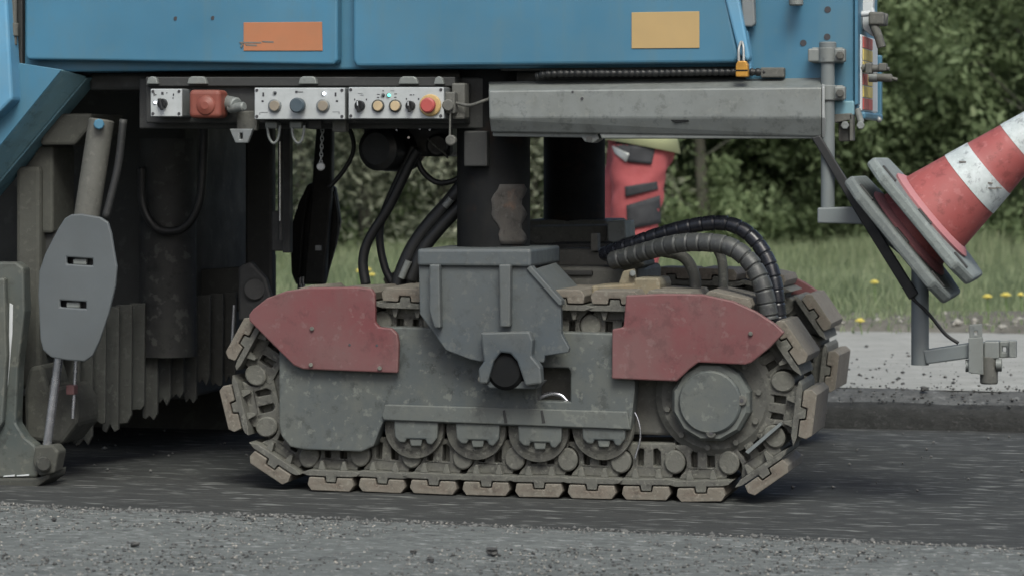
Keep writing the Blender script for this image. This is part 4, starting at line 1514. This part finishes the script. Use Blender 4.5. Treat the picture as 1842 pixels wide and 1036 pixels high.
# dark scratches on the first white band
s = mk('scuff')
b0 = up_c + AX * 0.036
for h, vz, ln in ((0.150, -0.05, 0.018), (0.162, 0.045, 0.028), (0.176, 0.055, 0.02), (0.17, 0.035, 0.012)):
    rr = 0.119 + (0.026 - 0.119) * h / 0.5 + 0.0018
    # point on the camera side of the cone
    yv = -math.sqrt(max(1e-6, rr * rr - vz * vz))
    c = b0 + AX * h - UX * vz + V(0, yv, 0)
    s.box(c, (ln, 0.002, 0.004), 0.0004, Matrix.Rotation(-0.4 + h * 3, 3, 'Y'))
s.build('scratch', None, cu)
# the holder under the stack, part of the machine
hb = lo_c - AX * 0.008
s = mk('post_grey')
YV = V(0, 1, 0)
q = [hb + UX * 0.15 - YV * 0.03, hb + UX * 0.15 + YV * 0.03, hb - UX * 0.13 + YV * 0.03, hb - UX * 0.13 - YV * 0.03]
s.loft(q, [p + AX * 0.0075 for p in q], 0.001)
s.cyl(hb, hb + AX * 0.2, 0.012, 14)
part('cone_holder', s)
s = mk('post_grey').tube([P(1545, 390, -0.02), hb - AX * 0.005], 0.012, 10, straight=True)
s.tube([hb - AX * 0.005, P(1655, 478, -0.02)], 0.012, 10, straight=True)
part('holder_strut', s)

# ------------------------------------------------------------------ worker behind the machine
def skin_obj(name, verts, edg, radii, mat, parent, sub=2, root=0, origin=None):
    me = bpy.data.meshes.new(name)
    me.from_pydata([tuple(v) for v in verts], edg, [])
    o = bpy.data.objects.new(name, me)
    COL.objects.link(o)
    md = o.modifiers.new('skin', 'SKIN')
    md.use_smooth_shade = True
    md.branch_smoothing = 0.6
    sk = me.skin_vertices[0].data
    for i, r in enumerate(radii):
        sk[i].radius = r if isinstance(r, tuple) else (r, r)
        sk[i].use_root = (i == root)
    s = o.modifiers.new('sub', 'SUBSURF')
    s.levels = s.render_levels = sub
    dg = bpy.context.evaluated_depsgraph_get()
    ev = bpy.data.meshes.new_from_object(o.evaluated_get(dg))
    for p in ev.polygons:
        p.use_smooth = True
    ev.materials.clear()
    ev.materials.append(MATS[mat])
    bpy.data.objects.remove(o)
    return link(name, ev, V(0, 0, 0) if parent is None else WLOC[parent.name], parent)


pd = PD(1146, 300, 12.3)
pbase = V(pd.x, pd.y, Z_ROAD)
man = thing('person', 'worker in red trousers with black pockets and pale yellow jacket, beyond the machine', 'person', pbase)
FV = -RT                      # the way the worker faces (to the left in the picture)
SV = FW                       # his right-to-left axis, away from the camera


def bp(f, s, z):
    return FV * f + SV * s + V(0, 0, z)


# continuous body
vb = [bp(0.0, 0, 0.93), bp(0.02, 0, 1.12), bp(0.05, 0, 1.32), bp(0.06, 0, 1.46), bp(0.08, 0, 1.55), bp(0.10, 0, 1.66), bp(0.10, 0, 1.74),
      bp(0.0, -0.10, 0.88), bp(0.05, -0.11, 0.50), bp(-0.02, -0.11, 0.10), bp(0.12, -0.11, 0.035),
      bp(0.0, 0.10, 0.88), bp(0.09, 0.11, 0.50), bp(0.04, 0.11, 0.10), bp(0.18, 0.11, 0.035),
      bp(0.05, -0.19, 1.42), bp(0.06, -0.24, 1.14), bp(0.28, -0.20, 1.08), bp(0.36, -0.18, 1.09),
      bp(0.05, 0.19, 1.42), bp(0.06, 0.24, 1.14), bp(0.28, 0.20, 1.08), bp(0.36, 0.18, 1.09)]
eb = [(0, 1), (1, 2), (2, 3), (3, 4), (4, 5), (5, 6), (0, 7), (7, 8), (8, 9), (9, 10), (0, 11), (11, 12), (12, 13), (13, 14), (3, 15), (15, 16), (16, 17), (17, 18), (3, 19), (19, 20), (20, 21), (21, 22)]
rb = [0.12, 0.12, 0.13, 0.09, 0.055, 0.085, 0.075, 0.085, 0.06, 0.042, 0.035, 0.085, 0.06, 0.042, 0.035, 0.055, 0.042, 0.033, 0.03, 0.055, 0.042, 0.033, 0.03]
skin_obj('body', vb, eb, rb, 'skin', man)
# fingers on both hands
for s_ in (-1, 1):
    for k in range(4):
        y = s_ * 0.18 + (k - 1.5) * 0.019
        ln = (0.06, 0.075, 0.07, 0.055)[k]
        skin_obj('finger', [bp(0.37, y, 1.09), bp(0.37 + ln * 0.6, y, 1.088), bp(0.37 + ln, y, 1.07), bp(0.36 + ln, y, 1.05)], [(0, 1), (1, 2), (2, 3)], [0.010, 0.009, 0.008, 0.007], 'skin', man, 1)
    skin_obj('thumb', [bp(0.34, s_ * 0.15, 1.10), bp(0.38, s_ * 0.13, 1.11), bp(0.42, s_ * 0.135, 1.10)], [(0, 1), (1, 2)], [0.012, 0.010, 0.008], 'skin', man, 1)
# trousers: pelvis and two legs as creased cloth shells in one mesh
tb = mk('trouser_red')


def cloth(rows, ph):
    rs = []
    for k, (f_, s_, z, rf_, rs_) in enumerate(rows):
        ring = []
        for i in range(30):
            a = 2 * math.pi * i / 30
            c = 1 + 0.030 * math.sin(3 * a + z * 31 + ph) + 0.022 * math.sin(2 * a - z * 55 + ph * 2) + 0.016 * math.sin(5 * a + z * 80)
            ring.append(pbase + bp(f_ + math.cos(a) * rf_ * c, s_ + math.sin(a) * rs_ * c, z))
        rs.append(ring)
    tb.rings(rs, True)


def interp(keys, n):
    out = []
    for i in range(n + 1):
        t = i / n * (len(keys) - 1)
        j = min(int(t), len(keys) - 2)
        u = t - j
        u = u * u * (3 - 2 * u)
        out.append(tuple(a_ * (1 - u) + b_ * u for a_, b_ in zip(keys[j], keys[j + 1])))
    return out


cloth(interp([(-0.01, 0, 1.02, 0.135, 0.16), (-0.02, 0, 0.90, 0.150, 0.172), (-0.02, 0, 0.80, 0.146, 0.172), (0.0, 0, 0.70, 0.115, 0.15)], 24), 0.4)
for sg, kf in ((-1, 0.0), (1, 0.035)):
    cloth(interp([(-0.01, 0.085 * sg, 0.84, 0.128, 0.098), (0.0 + kf, 0.095 * sg, 0.66, 0.116, 0.100), (0.015 + kf, 0.105 * sg, 0.50, 0.104, 0.092), (0.0 + kf, 0.11 * sg, 0.30, 0.092, 0.084), (-0.02 + kf, 0.11 * sg, 0.09, 0.088, 0.08)], 44), 1.7 * sg)
tro = tb.build('trousers', None, man)
# jacket: open shell with a slanting hem, sleeves skinned onto it
s = mk('hi_vis')
rs = []
for z, rf_, rs_, cf, k in ((0.0, 0.176, 0.20, -0.015, 1), (0.10, 0.165, 0.19, -0.005, 0.5), (0.22, 0.155, 0.185, 0.01, 0.1), (0.38, 0.155, 0.20, 0.035, 0), (0.50, 0.13, 0.19, 0.045, 0), (0.55, 0.09, 0.12, 0.055, 0), (0.60, 0.07, 0.075, 0.065, 0)):
    ring = []
    for i in range(28):
        a = 2 * math.pi * i / 28
        f_, s_ = math.cos(a) * rf_, math.sin(a) * rs_
        wv = 0.006 * math.sin(5 * a + z * 20)
        ring.append(pbase + bp(cf + f_ * (1 + wv), s_, 0.952 - Z_ROAD + z + 0.19 * f_ * k))
    rs.append(ring)
s.rings(rs, True)
s.build('jacket', None, man)
for sg in (-1, 1):
    skin_obj('sleeve', [bp(0.05, 0.17 * sg, 1.40), bp(0.06, 0.245 * sg, 1.15), bp(0.25, 0.205 * sg, 1.085)], [(0, 1), (1, 2)], [0.08, 0.062, 0.05], 'hi_vis', man)


def wb_(name, mb, par):
    """mesh built relative to the worker's base"""
    return mb.build(name, None, par)


from mathutils.bvhtree import BVHTree
TREE = BVHTree.FromPolygons([v.co + WLOC[tro.name] for v in tro.data.vertices], [tuple(p.vertices) for p in tro.data.polygons])


def patch(pts, mat, name, bulge=0.03, off=0.0):
    """pocket laid on the near side of the trousers: a curved shell with thickness"""
    (x0, y0), (x1, y1), (x2, y2), (x3, y3) = pts
    s = mk(mat)
    n, m_ = 8, 5
    A, B = [], []
    for i in range(n + 1):
        u = i / n
        ra, rb2 = [], []
        for j in range(m_ + 1):
            v = j / m_
            px = (x0 * (1 - u) + x1 * u) * (1 - v) + (x3 * (1 - u) + x2 * u) * v
            py = (y0 * (1 - u) + y1 * u) * (1 - v) + (y3 * (1 - u) + y2 * u) * v
            dr_ = ray(px, py).normalized()
            hit = TREE.ray_cast(CAM, dr_)
            base = hit[0] if hit[0] else PD(px, py, 12.2)
            ra.append(base - FW * (0.010 + off))
            rb2.append(ra[-1] + FW * 0.03)
        A.append(ra)
        B.append(rb2)
    bmv = {}
    for key, arr in (('a', A), ('b', B)):
        for i in range(n + 1):
            for j in range(m_ + 1):
                bmv[key, i, j] = s.bm.verts.new(arr[i][j])
    fs = []
    for i in range(n):
        for j in range(m_):
            fs.append(s.bm.faces.new([bmv['a', i, j], bmv['a', i + 1, j], bmv['a', i + 1, j + 1], bmv['a', i, j + 1]]))
            fs.append(s.bm.faces.new([bmv['b', i, j + 1], bmv['b', i + 1, j + 1], bmv['b', i + 1, j], bmv['b', i, j]]))
    for i in range(n):
        for j in (0, m_):
            fs.append(s.bm.faces.new([bmv['a', i, j], bmv['b', i, j], bmv['b', i + 1, j], bmv['a', i + 1, j]]))
    for j in range(m_):
        for i in (0, n):
            fs.append(s.bm.faces.new([bmv['a', i, j], bmv['a', i, j + 1], bmv['b', i, j + 1], bmv['b', i, j]]))
    s._tag(fs, True)
    s.build(name, None, tro)


patch([(1136, 262), (1179, 266), (1172, 296), (1128, 292)], 'trouser_black', 'pocket')
patch([(1110, 252), (1150, 262), (1130, 280), (1105, 262)], 'trouser_black', 'pocket', off=-0.003)
patch([(1100, 262), (1134, 278), (1126, 293), (1105, 276)], 'galvanised_light', 'tool_holder', off=-0.002)
patch([(1124, 336), (1182, 327), (1184, 341), (1125, 355)], 'trouser_black', 'pocket_flap')
patch([(1127, 370), (1187, 352), (1189, 402), (1128, 414)], 'trouser_black', 'knee_pocket')
# head details and boots
hd = pbase + bp(0.10, 0, 1.68)
s = mk('hair').ball(hd + V(0, 0, 0.05) - FV * 0.015, 0.098, 1, 1, 0.9)
wb_('hair', s, man)
s = mk('skin').ball(hd + FV * 0.095 - V(0, 0, 0.01), 0.018, 1.2, 0.8, 1.3)
wb_('nose', s, man)
for sg in (-1, 1):
    wb_('ear', mk('skin').ball(hd + SV * 0.085 * sg - V(0, 0, 0.01), 0.026, 0.6, 0.6, 1.2), man)
    wb_('eye', mk('eye').ball(hd + FV * 0.078 + SV * 0.033 * sg + V(0, 0, 0.02), 0.012), man)
wb_('mouth', mk('lips').ball(hd + FV * 0.078 - V(0, 0, 0.05), 0.016, 0.6, 1.3, 0.45), man)
for sg, fo_ in ((-1, 0.0), (1, 0.06)):
    c = pbase + bp(0.05 + fo_, 0.11 * sg, 0.05)
    s = mk('boot_leather')
    s.ball(c, 0.06, 2.2 if abs(FV.x) > 0.5 else 1, 0.95, 0.85)
    s.cyl(c + V(0, 0, 0.0) - FV * 0.06, c + V(0, 0, 0.13) - FV * 0.06, 0.056, 16)
    wb_('boot', s, man)

# ------------------------------------------------------------------ stones, clods, crumbs
def blob(c, r, mat, name, seed, parent=None, kind=None, flat=0.75):
    s = mk(mat)
    bm2 = bmesh.new()
    bmesh.ops.create_icosphere(bm2, subdivisions=2, radius=r)
    rr = random.Random(seed)
    ph = [rr.uniform(0, 6.28) for _ in range(6)]
    for v in bm2.verts:
        d = v.co.normalized()
        k = 1 + 0.22 * math.sin(d.x * 4 + ph[0]) + 0.18 * math.sin(d.y * 5 + ph[1]) + 0.15 * math.sin(d.z * 6 + ph[2]) + rr.uniform(-0.10, 0.10)
        v.co = Vector((d.x * 1.15, d.y, d.z * flat)) * r * k
        v.co += Vector(c)
    me = bpy.data.meshes.new('t')
    bm2.to_mesh(me)
    bm2.free()
    s.bm.from_mesh(me)
    bpy.data.meshes.remove(me)
    return s.build(name, None, parent, kind)


clods = [((886, 996), 0.0125, 'black asphalt clod lying on the pale milled strip near the bottom edge'),
         ((242, 981), 0.0085, 'small dark clod on the milled strip below the rear skid'),
         ((97, 936), 0.006, 'tiny dark clod at the pale strip below the piston rod'),
         ((775, 1009), 0.007, 'small grey crumb on the pale strip left of the largest clod'),
         ((743, 994), 0.006, 'small brownish crumb lying up the strip from the grey one')]
for k, ((x, y), r, lb) in enumerate(clods):
    p = G(x, y, 0.033)
    tag(blob(p + V(0, 0, r * 0.5), r, 'clod', 'asphalt_clod', 100 + k), lb, 'asphalt clod', 'loose asphalt clods on the milled strip')
p = G(1663, 702, Z_ROAD)
tag(blob(p + V(0, 0, 0.006), 0.012, 'clod', 'asphalt_clod', 130), 'dark clod on the pale road behind the sensor post', 'asphalt clod', 'loose clods on the old road')


def crumbs(name, pts, rad, mat, kind='stuff'):
    base_v = np.array([(1, 0, 0), (-1, 0, 0), (0, 1, 0), (0, -1, 0), (0, 0, 1), (0, 0, -1)], dtype=float)
    base_f = np.array([(0, 2, 4), (2, 1, 4), (1, 3, 4), (3, 0, 4), (2, 0, 5), (1, 2, 5), (3, 1, 5), (0, 3, 5)])
    n = len(pts)
    jit = rng.uniform(0.6, 1.3, (n, 6, 3))
    a = rng.uniform(0, 6.28, n)
    v = base_v[None] * jit * np.asarray(rad)[:, None, None]
    x = v[..., 0] * np.cos(a)[:, None] - v[..., 1] * np.sin(a)[:, None]
    y = v[..., 0] * np.sin(a)[:, None] + v[..., 1] * np.cos(a)[:, None]
    v = np.stack([x, y, v[..., 2] * 0.7], -1) + np.asarray(pts)[:, None, :]
    f = base_f[None] + (np.arange(n) * 6)[:, None, None]
    return numpy_mesh(name, v.reshape(-1, 3), f.reshape(-1, 3), mat, kind=kind)


def scat(n, x0, x1, yf, zf, r0, r1, p=3.0):
    x = rng.uniform(x0, x1, n)
    y = yf(x, n)
    z = zf(x, y)
    r = r0 + (r1 - r0) * rng.random(n) ** p
    return np.stack([x, y, z + r * 0.35], 1), r


# crumbs along the near edge, on the strip, on the old road and along the cut
pts, r = scat(5200, -3.2, 3.2, lambda x, n: near_edge(x) + rng.normal(-0.02, 0.035, n), lambda x, y: np.where(y < near_edge(x), 0.028, 0.0), 0.0015, 0.009)
crumbs('asphalt_crumbs', pts, r, 'crumb_mid')
pts, r = scat(8000, -2.4, 2.6, lambda x, n: near_edge(x) - rng.uniform(0.02, 1.1, n), lambda x, y: 0.029 + 0 * x, 0.0012, 0.006, 4)
crumbs('asphalt_crumbs', pts, r, 'clod')
pts, r = scat(9000, -2.4, 2.6, lambda x, n: near_edge(x) - rng.uniform(0.0, 1.1, n), lambda x, y: 0.029 + 0 * x, 0.0012, 0.005, 4)
crumbs('pale_grit', pts, r, 'stone_pale')
pts, r = scat(9000, -2.4, 2.6, lambda x, n: near_edge(x) - rng.uniform(0.0, 1.1, n), lambda x, y: 0.029 + 0 * x, 0.0015, 0.0065, 3)
crumbs('grey_grit', pts, r, 'crumb_mid')
pts, r = scat(2600, -3, 4, lambda x, n: Y_CUT + 0.02 + np.abs(rng.normal(0, 0.12, n)), lambda x, y: 0.07 + np.clip((y - Y_CUT) / 0.15, 0, 1) * 0.05, 0.0015, 0.008)
crumbs('asphalt_crumbs', pts, r, 'clod')
pts, r = scat(2600, -3, 4.5, lambda x, n: Y_CUT + 0.2 + np.abs(rng.normal(0, 1.0, n)), lambda x, y: Z_ROAD + 0 * x, 0.0015, 0.011, 4)
crumbs('asphalt_crumbs', pts, r, 'clod')
pts, r = scat(700, -3, 4, lambda x, n: rng.uniform(0.3, 2.1, n), lambda x, y: 0 * x, 0.0015, 0.010, 4)
crumbs('asphalt_crumbs', pts, r, 'crumb_mid')
pts, r = scat(900, -4, 6, lambda x, n: Y_RD + rng.uniform(0.05, 1.0, n), lambda x, y: Z_ROAD + 0.025 + 0 * x, 0.004, 0.035, 4)
crumbs('shoulder_stones', pts, r, 'stone_pale')


# ------------------------------------------------------------------ grass and dandelions
def grass(name, n, x0, x1, y0, y1, h0, h1, mat='grass_blade', wid=0.007):
    t = rng.random(n) ** 0.8
    y = y0 + (y1 - y0) * t
    x = rng.uniform(x0, x1, n)
    clump = np.clip(0.5 + 0.6 * fbm(x, y, 61, 4, 1.6), 0.05, 1.2)
    keep = rng.random(n) < (0.35 + 0.65 * clump) * np.clip((y - y0 + 0.1 + 0.35 * fbm(x, y * 0, 63, 3, 2)) / 0.9, 0.05, 1)
    x, y, t, clump = x[keep], y[keep], t[keep], clump[keep]
    n = len(x)
    z = verge_z(x, y) - 0.01
    h = (h0 + (h1 - h0) * t) * (0.5 + 0.7 * clump) * rng.uniform(0.5, 1.25, n)
    a = rng.uniform(0, 6.28, n)
    lean = rng.uniform(0.05, 0.55, n) * h
    la = rng.uniform(0, 6.28, n)
    w_ = wid * rng.uniform(0.6, 1.5, n)
    dx, dy = np.cos(a) * w_, np.sin(a) * w_
    b0 = np.stack([x - dx, y - dy, z], 1)
    b1 = np.stack([x + dx, y + dy, z], 1)
    mx, my = x + np.cos(la) * lean * 0.4, y + np.sin(la) * lean * 0.4
    m0 = np.stack([mx - dx * .8, my - dy * .8, z + h * .6], 1)
    m1 = np.stack([mx + dx * .8, my + dy * .8, z + h * .6], 1)
    tp = np.stack([x + np.cos(la) * lean, y + np.sin(la) * lean, z + h], 1)
    v = np.stack([b0, b1, m1, m0, tp], 1).reshape(-1, 3)
    i = np.arange(n) * 5
    f = np.concatenate([np.stack([i, i + 1, i + 2], 1), np.stack([i, i + 2, i + 3], 1), np.stack([i + 3, i + 2, i + 4], 1)])
    return numpy_mesh(name, v, f, mat, kind='stuff')


YT = PD(1200, 440, 20.5).y
grass('grass', 150000, -6.5, 5.5, Y_GR - 0.15, YT + 1.5, 0.05, 0.26, wid=0.005)
grass('shoulder_tufts', 16000, -6.5, 5.5, Y_RD - 0.05, Y_GR + 0.2, 0.02, 0.10, wid=0.005)

dl_spots = [((1573, 511), 'dandelion in the grass right of the far track and left of the post', 0.023), ((1776, 537), 'left one of two dandelions below the cone base', 0.024), ((1809, 534), 'right one of two dandelions below the cone base', 0.026),
            ((1836, 533), 'pale small dandelion at the right picture edge in the grass', 0.017), ((662, 488), 'uppermost of three dandelions seen between the hoses', 0.020), ((655, 497), 'lower left of three dandelions seen between the hoses', 0.019),
            ((669, 497), 'lower right of three dandelions seen between the hoses', 0.019), ((645, 490), 'dandelion just left of the bent hose', 0.016), ((1547, 580), 'yellow dandelion at the soil edge beside the far track', 0.022)]
for (x, y), lb, r in dl_spots:
    p = G(x, y, 0.27) if y < 520 else G(x, y, 0.25)
    if y > 570:
        p = G(x, y, 0.17)
    gz = float(verge_z(np.array([p.x]), np.array([p.y]))[0]) if p.y > Y_GR else Z_ROAD
    root = thing('dandelion', lb, 'flower', (p.x, p.y, gz), 'dandelions in the verge')
    s = mk('dandelion_yellow')
    for k in range(16):
        a = 2 * math.pi * k / 16
        for rad, lift in ((1.0, 0.0), (0.6, 0.35)):
            c, tg = math.cos(a + lift), math.sin(a + lift)
            s.box(p + V(c * r * 0.5 * rad, tg * r * 0.5 * rad, 0.006 + lift * 0.02), (r * rad, 0.008, 0.006), 0.001, Matrix.Rotation(a + lift, 3, 'Z') @ Matrix.Rotation(-0.35 - lift, 3, 'Y'), seg=1)
    s.ball(p + V(0, 0, 0.008), r * 0.4, 1, 1, 0.6, 8, 5)
    s.build('flower_head', None, root)
    s = mk('stem_green').tube([V(p.x + 0.01, p.y, gz - 0.01), V(p.x + 0.004, p.y, (gz + p.z) / 2), p], 0.003, 6)
    s.build('stem', None, root)


# ------------------------------------------------------------------ trees
def leaf_cloud(centres, rads, per, size, r, droop=0.2):
    """leaves as small folded diamonds around clump centres"""
    n = len(centres) * per
    c = np.repeat(centres, per, 0)
    rd = np.repeat(rads, per)
    d = r.normal(0, 1, (n, 3))
    d /= np.linalg.norm(d, axis=1)[:, None]
    p = c + d * (rd * r.random(n) ** 0.45)[:, None] * np.array([1, 1, 0.8])
    nrm = d * 0.7 + r.normal(0, 0.6, (n, 3)) + np.array([0, 0, 0.45])
    nrm /= np.linalg.norm(nrm, axis=1)[:, None]
    t = np.cross(nrm, r.normal(0, 1, (n, 3)))
    t /= np.linalg.norm(t, axis=1)[:, None]
    t[:, 2] -= droop
    b_ = np.cross(nrm, t)
    s = size * r.uniform(0.55, 1.4, n)[:, None]
    v = np.stack([p - t * s, p + b_ * s * 0.42 + nrm * s * 0.12, p + t * s, p - b_ * s * 0.42 + nrm * s * 0.12], 1).reshape(-1, 3)
    i = np.arange(n) * 4
    f = np.concatenate([np.stack([i, i + 1, i + 2], 1), np.stack([i, i + 2, i + 3], 1)])
    return v, f


def tree_meshes(seed, h, wd, mat, low=0.15, per=56, ncl=360, size=0.036):
    r = np.random.default_rng(seed)
    b = mk('bark')
    ends = []
    trunk = [V(0, 0, -0.1)]
    for k in range(1, 6):
        trunk.append(V(r.normal(0, 0.05) * k * 0.5, r.normal(0, 0.05) * k * 0.5, h * 0.85 * k / 5))
    b.tube(trunk, 0.05, 10, 6, rf=lambda s_: max(0.012, 0.065 * (1 - s_ / (h * 0.95))))
    for k in range(16):
        t = r.uniform(0.12, 0.8)
        i = min(4, int(t * 5))
        p0 = trunk[i].lerp(trunk[i + 1], t * 5 - i)
        a = r.uniform(0, 6.28)
        L_ = wd * 0.5 * r.uniform(0.6, 1.0) * (1.1 - 0.55 * t)
        p1 = p0 + V(math.cos(a) * L_ * 0.55, math.sin(a) * L_ * 0.55, L_ * 0.35)
        p2 = p0 + V(math.cos(a) * L_, math.sin(a) * L_, L_ * r.uniform(0.5, 0.9))
        b.tube([p0, p1, p2], 0.02, 7, 5, rf=lambda s_, L_=L_: max(0.003, 0.013 * (1 - s_ / (L_ * 1.4))))
        ends += [p1, p2, p0.lerp(p2, 0.75)]
    cs = []
    while len(cs) < ncl:
        if r.random() < 0.45:
            e = ends[r.integers(len(ends))]
            c = np.array(e) + r.normal(0, 0.16, 3)
        else:
            z = low + (h - low) * r.random()
            t = (z - low) / (h - low)
            rad = wd * 0.5 * (0.75 + 0.35 * math.sin(t * 3.0)) * (1 - 0.55 * t ** 3)
            a, q = r.uniform(0, 6.28), math.sqrt(r.random())
            c = np.array([math.cos(a) * rad * q, math.sin(a) * rad * q, z])
        if c[2] > low * 0.6:
            cs.append(c)
    cs = np.array(cs)
    v, f = leaf_cloud(cs, r.uniform(0.12, 0.36, len(cs)), per, size, r)
    return b, v, f


KINDS_ = [dict(h=4.6, wd=3.0, mat='leaf_dark', low=0.25), dict(h=4.0, wd=2.7, mat='leaf_mid', low=0.15), dict(h=4.2, wd=2.8, mat='leaf_grey', low=0.10, size=0.034)]
protos = []
for k, kd in enumerate(KINDS_):
    bt, v, f = tree_meshes(300 + k, **kd)
    root = thing('leafy_tree', '', 'tree')
    tk = bt.build('trunk', None, root, origin=V(0, 0, 0))
    cr = numpy_mesh('crown', v, f, kd['mat'], root, origin=V(0, 0, 0))
    protos.append((root, tk, cr))

spots = [  # photo column, depth, kind, scale, spin, label
    (1690, 22.0, 0, 1.00, 0.3, 'dark leafy tree rising right behind the red and white cone'),
    (1845, 20.8, 1, 1.05, 1.9, 'mid-green leafy tree at the right edge of the wood, beyond the cone tip'),
    (1560, 21.0, 1, 0.95, 4.0, 'mid-green leafy tree just right of the blue front corner'),
    (1420, 21.8, 0, 0.98, 2.2, 'dark leafy tree seen under the beam, left of the round post'),
    (1270, 20.7, 1, 0.90, 5.2, 'mid-green leafy tree just right of the worker in red trousers'),
    (1110, 21.6, 0, 0.95, 0.9, 'dark leafy tree half hidden behind the worker and far column'),
    (960, 21.0, 2, 0.95, 3.3, 'grey-green leafy tree glimpsed between the two dark columns'),
    (800, 20.8, 2, 1.00, 1.2, 'grey-green leafy tree behind the thick hoses left of the column'),
    (660, 20.5, 2, 0.92, 4.6, 'grey-green leafy tree behind the black hydraulic motor'),
    (540, 21.2, 2, 1.02, 2.7, 'grey-green leafy tree behind the far black guard plate'),
    (1770, 24.0, 0, 1.15, 5.0, 'tall dark leafy tree in the second row above the cone'),
    (1630, 24.4, 1, 1.15, 3.0, 'taller mid-green tree in the second row right of the coupling rods'),
    (1960, 22.9, 0, 1.10, 0.4, 'dark leafy tree reaching into the picture at the right edge')]
used = set()
for px, dep, kd, scl, spin, lb in spots:
    p = PD(px, 440, dep)
    z = float(verge_z(np.array([p.x]), np.array([p.y]))[0]) - 0.02
    root, tk, cr = protos[kd]
    if kd in used:
        r2 = root.copy()
        COL.objects.link(r2)
        for ch in (tk, cr):
            c = ch.copy()
            COL.objects.link(c)
            c.parent = r2
        root = r2
    used.add(kd)
    root.location = (p.x, p.y, z)
    root.rotation_euler = (0, 0, spin)
    root.scale = (scl, scl, scl)
    tag(root, lb, 'tree', 'trees at the back of the verge')

# wood behind the front trees: one mass
r = np.random.default_rng(77)
cs, rd = [], []
for k in range(1900):
    p = PD(r.uniform(350, 2150), 440, r.uniform(22.8, 26.5))
    cs.append((p.x, p.y, r.uniform(0.3, 5.5)))
    rd.append(r.uniform(0.25, 0.5))
v, f = leaf_cloud(np.array(cs), np.array(rd), 60, 0.06, r)
numpy_mesh('distant_woods', v, f, 'leaf_mid', kind='stuff')
# tall undergrowth where the wood meets the grass
r = np.random.default_rng(78)
cs, rd = [], []
for k in range(420):
    p = PD(r.uniform(420, 2050), 440, r.uniform(20.3, 22.5))
    z = float(verge_z(np.array([p.x]), np.array([p.y]))[0])
    cs.append((p.x, p.y, z + r.uniform(0.05, 0.5)))
    rd.append(r.uniform(0.10, 0.24))
v, f = leaf_cloud(np.array(cs), np.array(rd), 70, 0.034, r)
numpy_mesh('undergrowth', v, f, 'leaf_mid', kind='stuff')
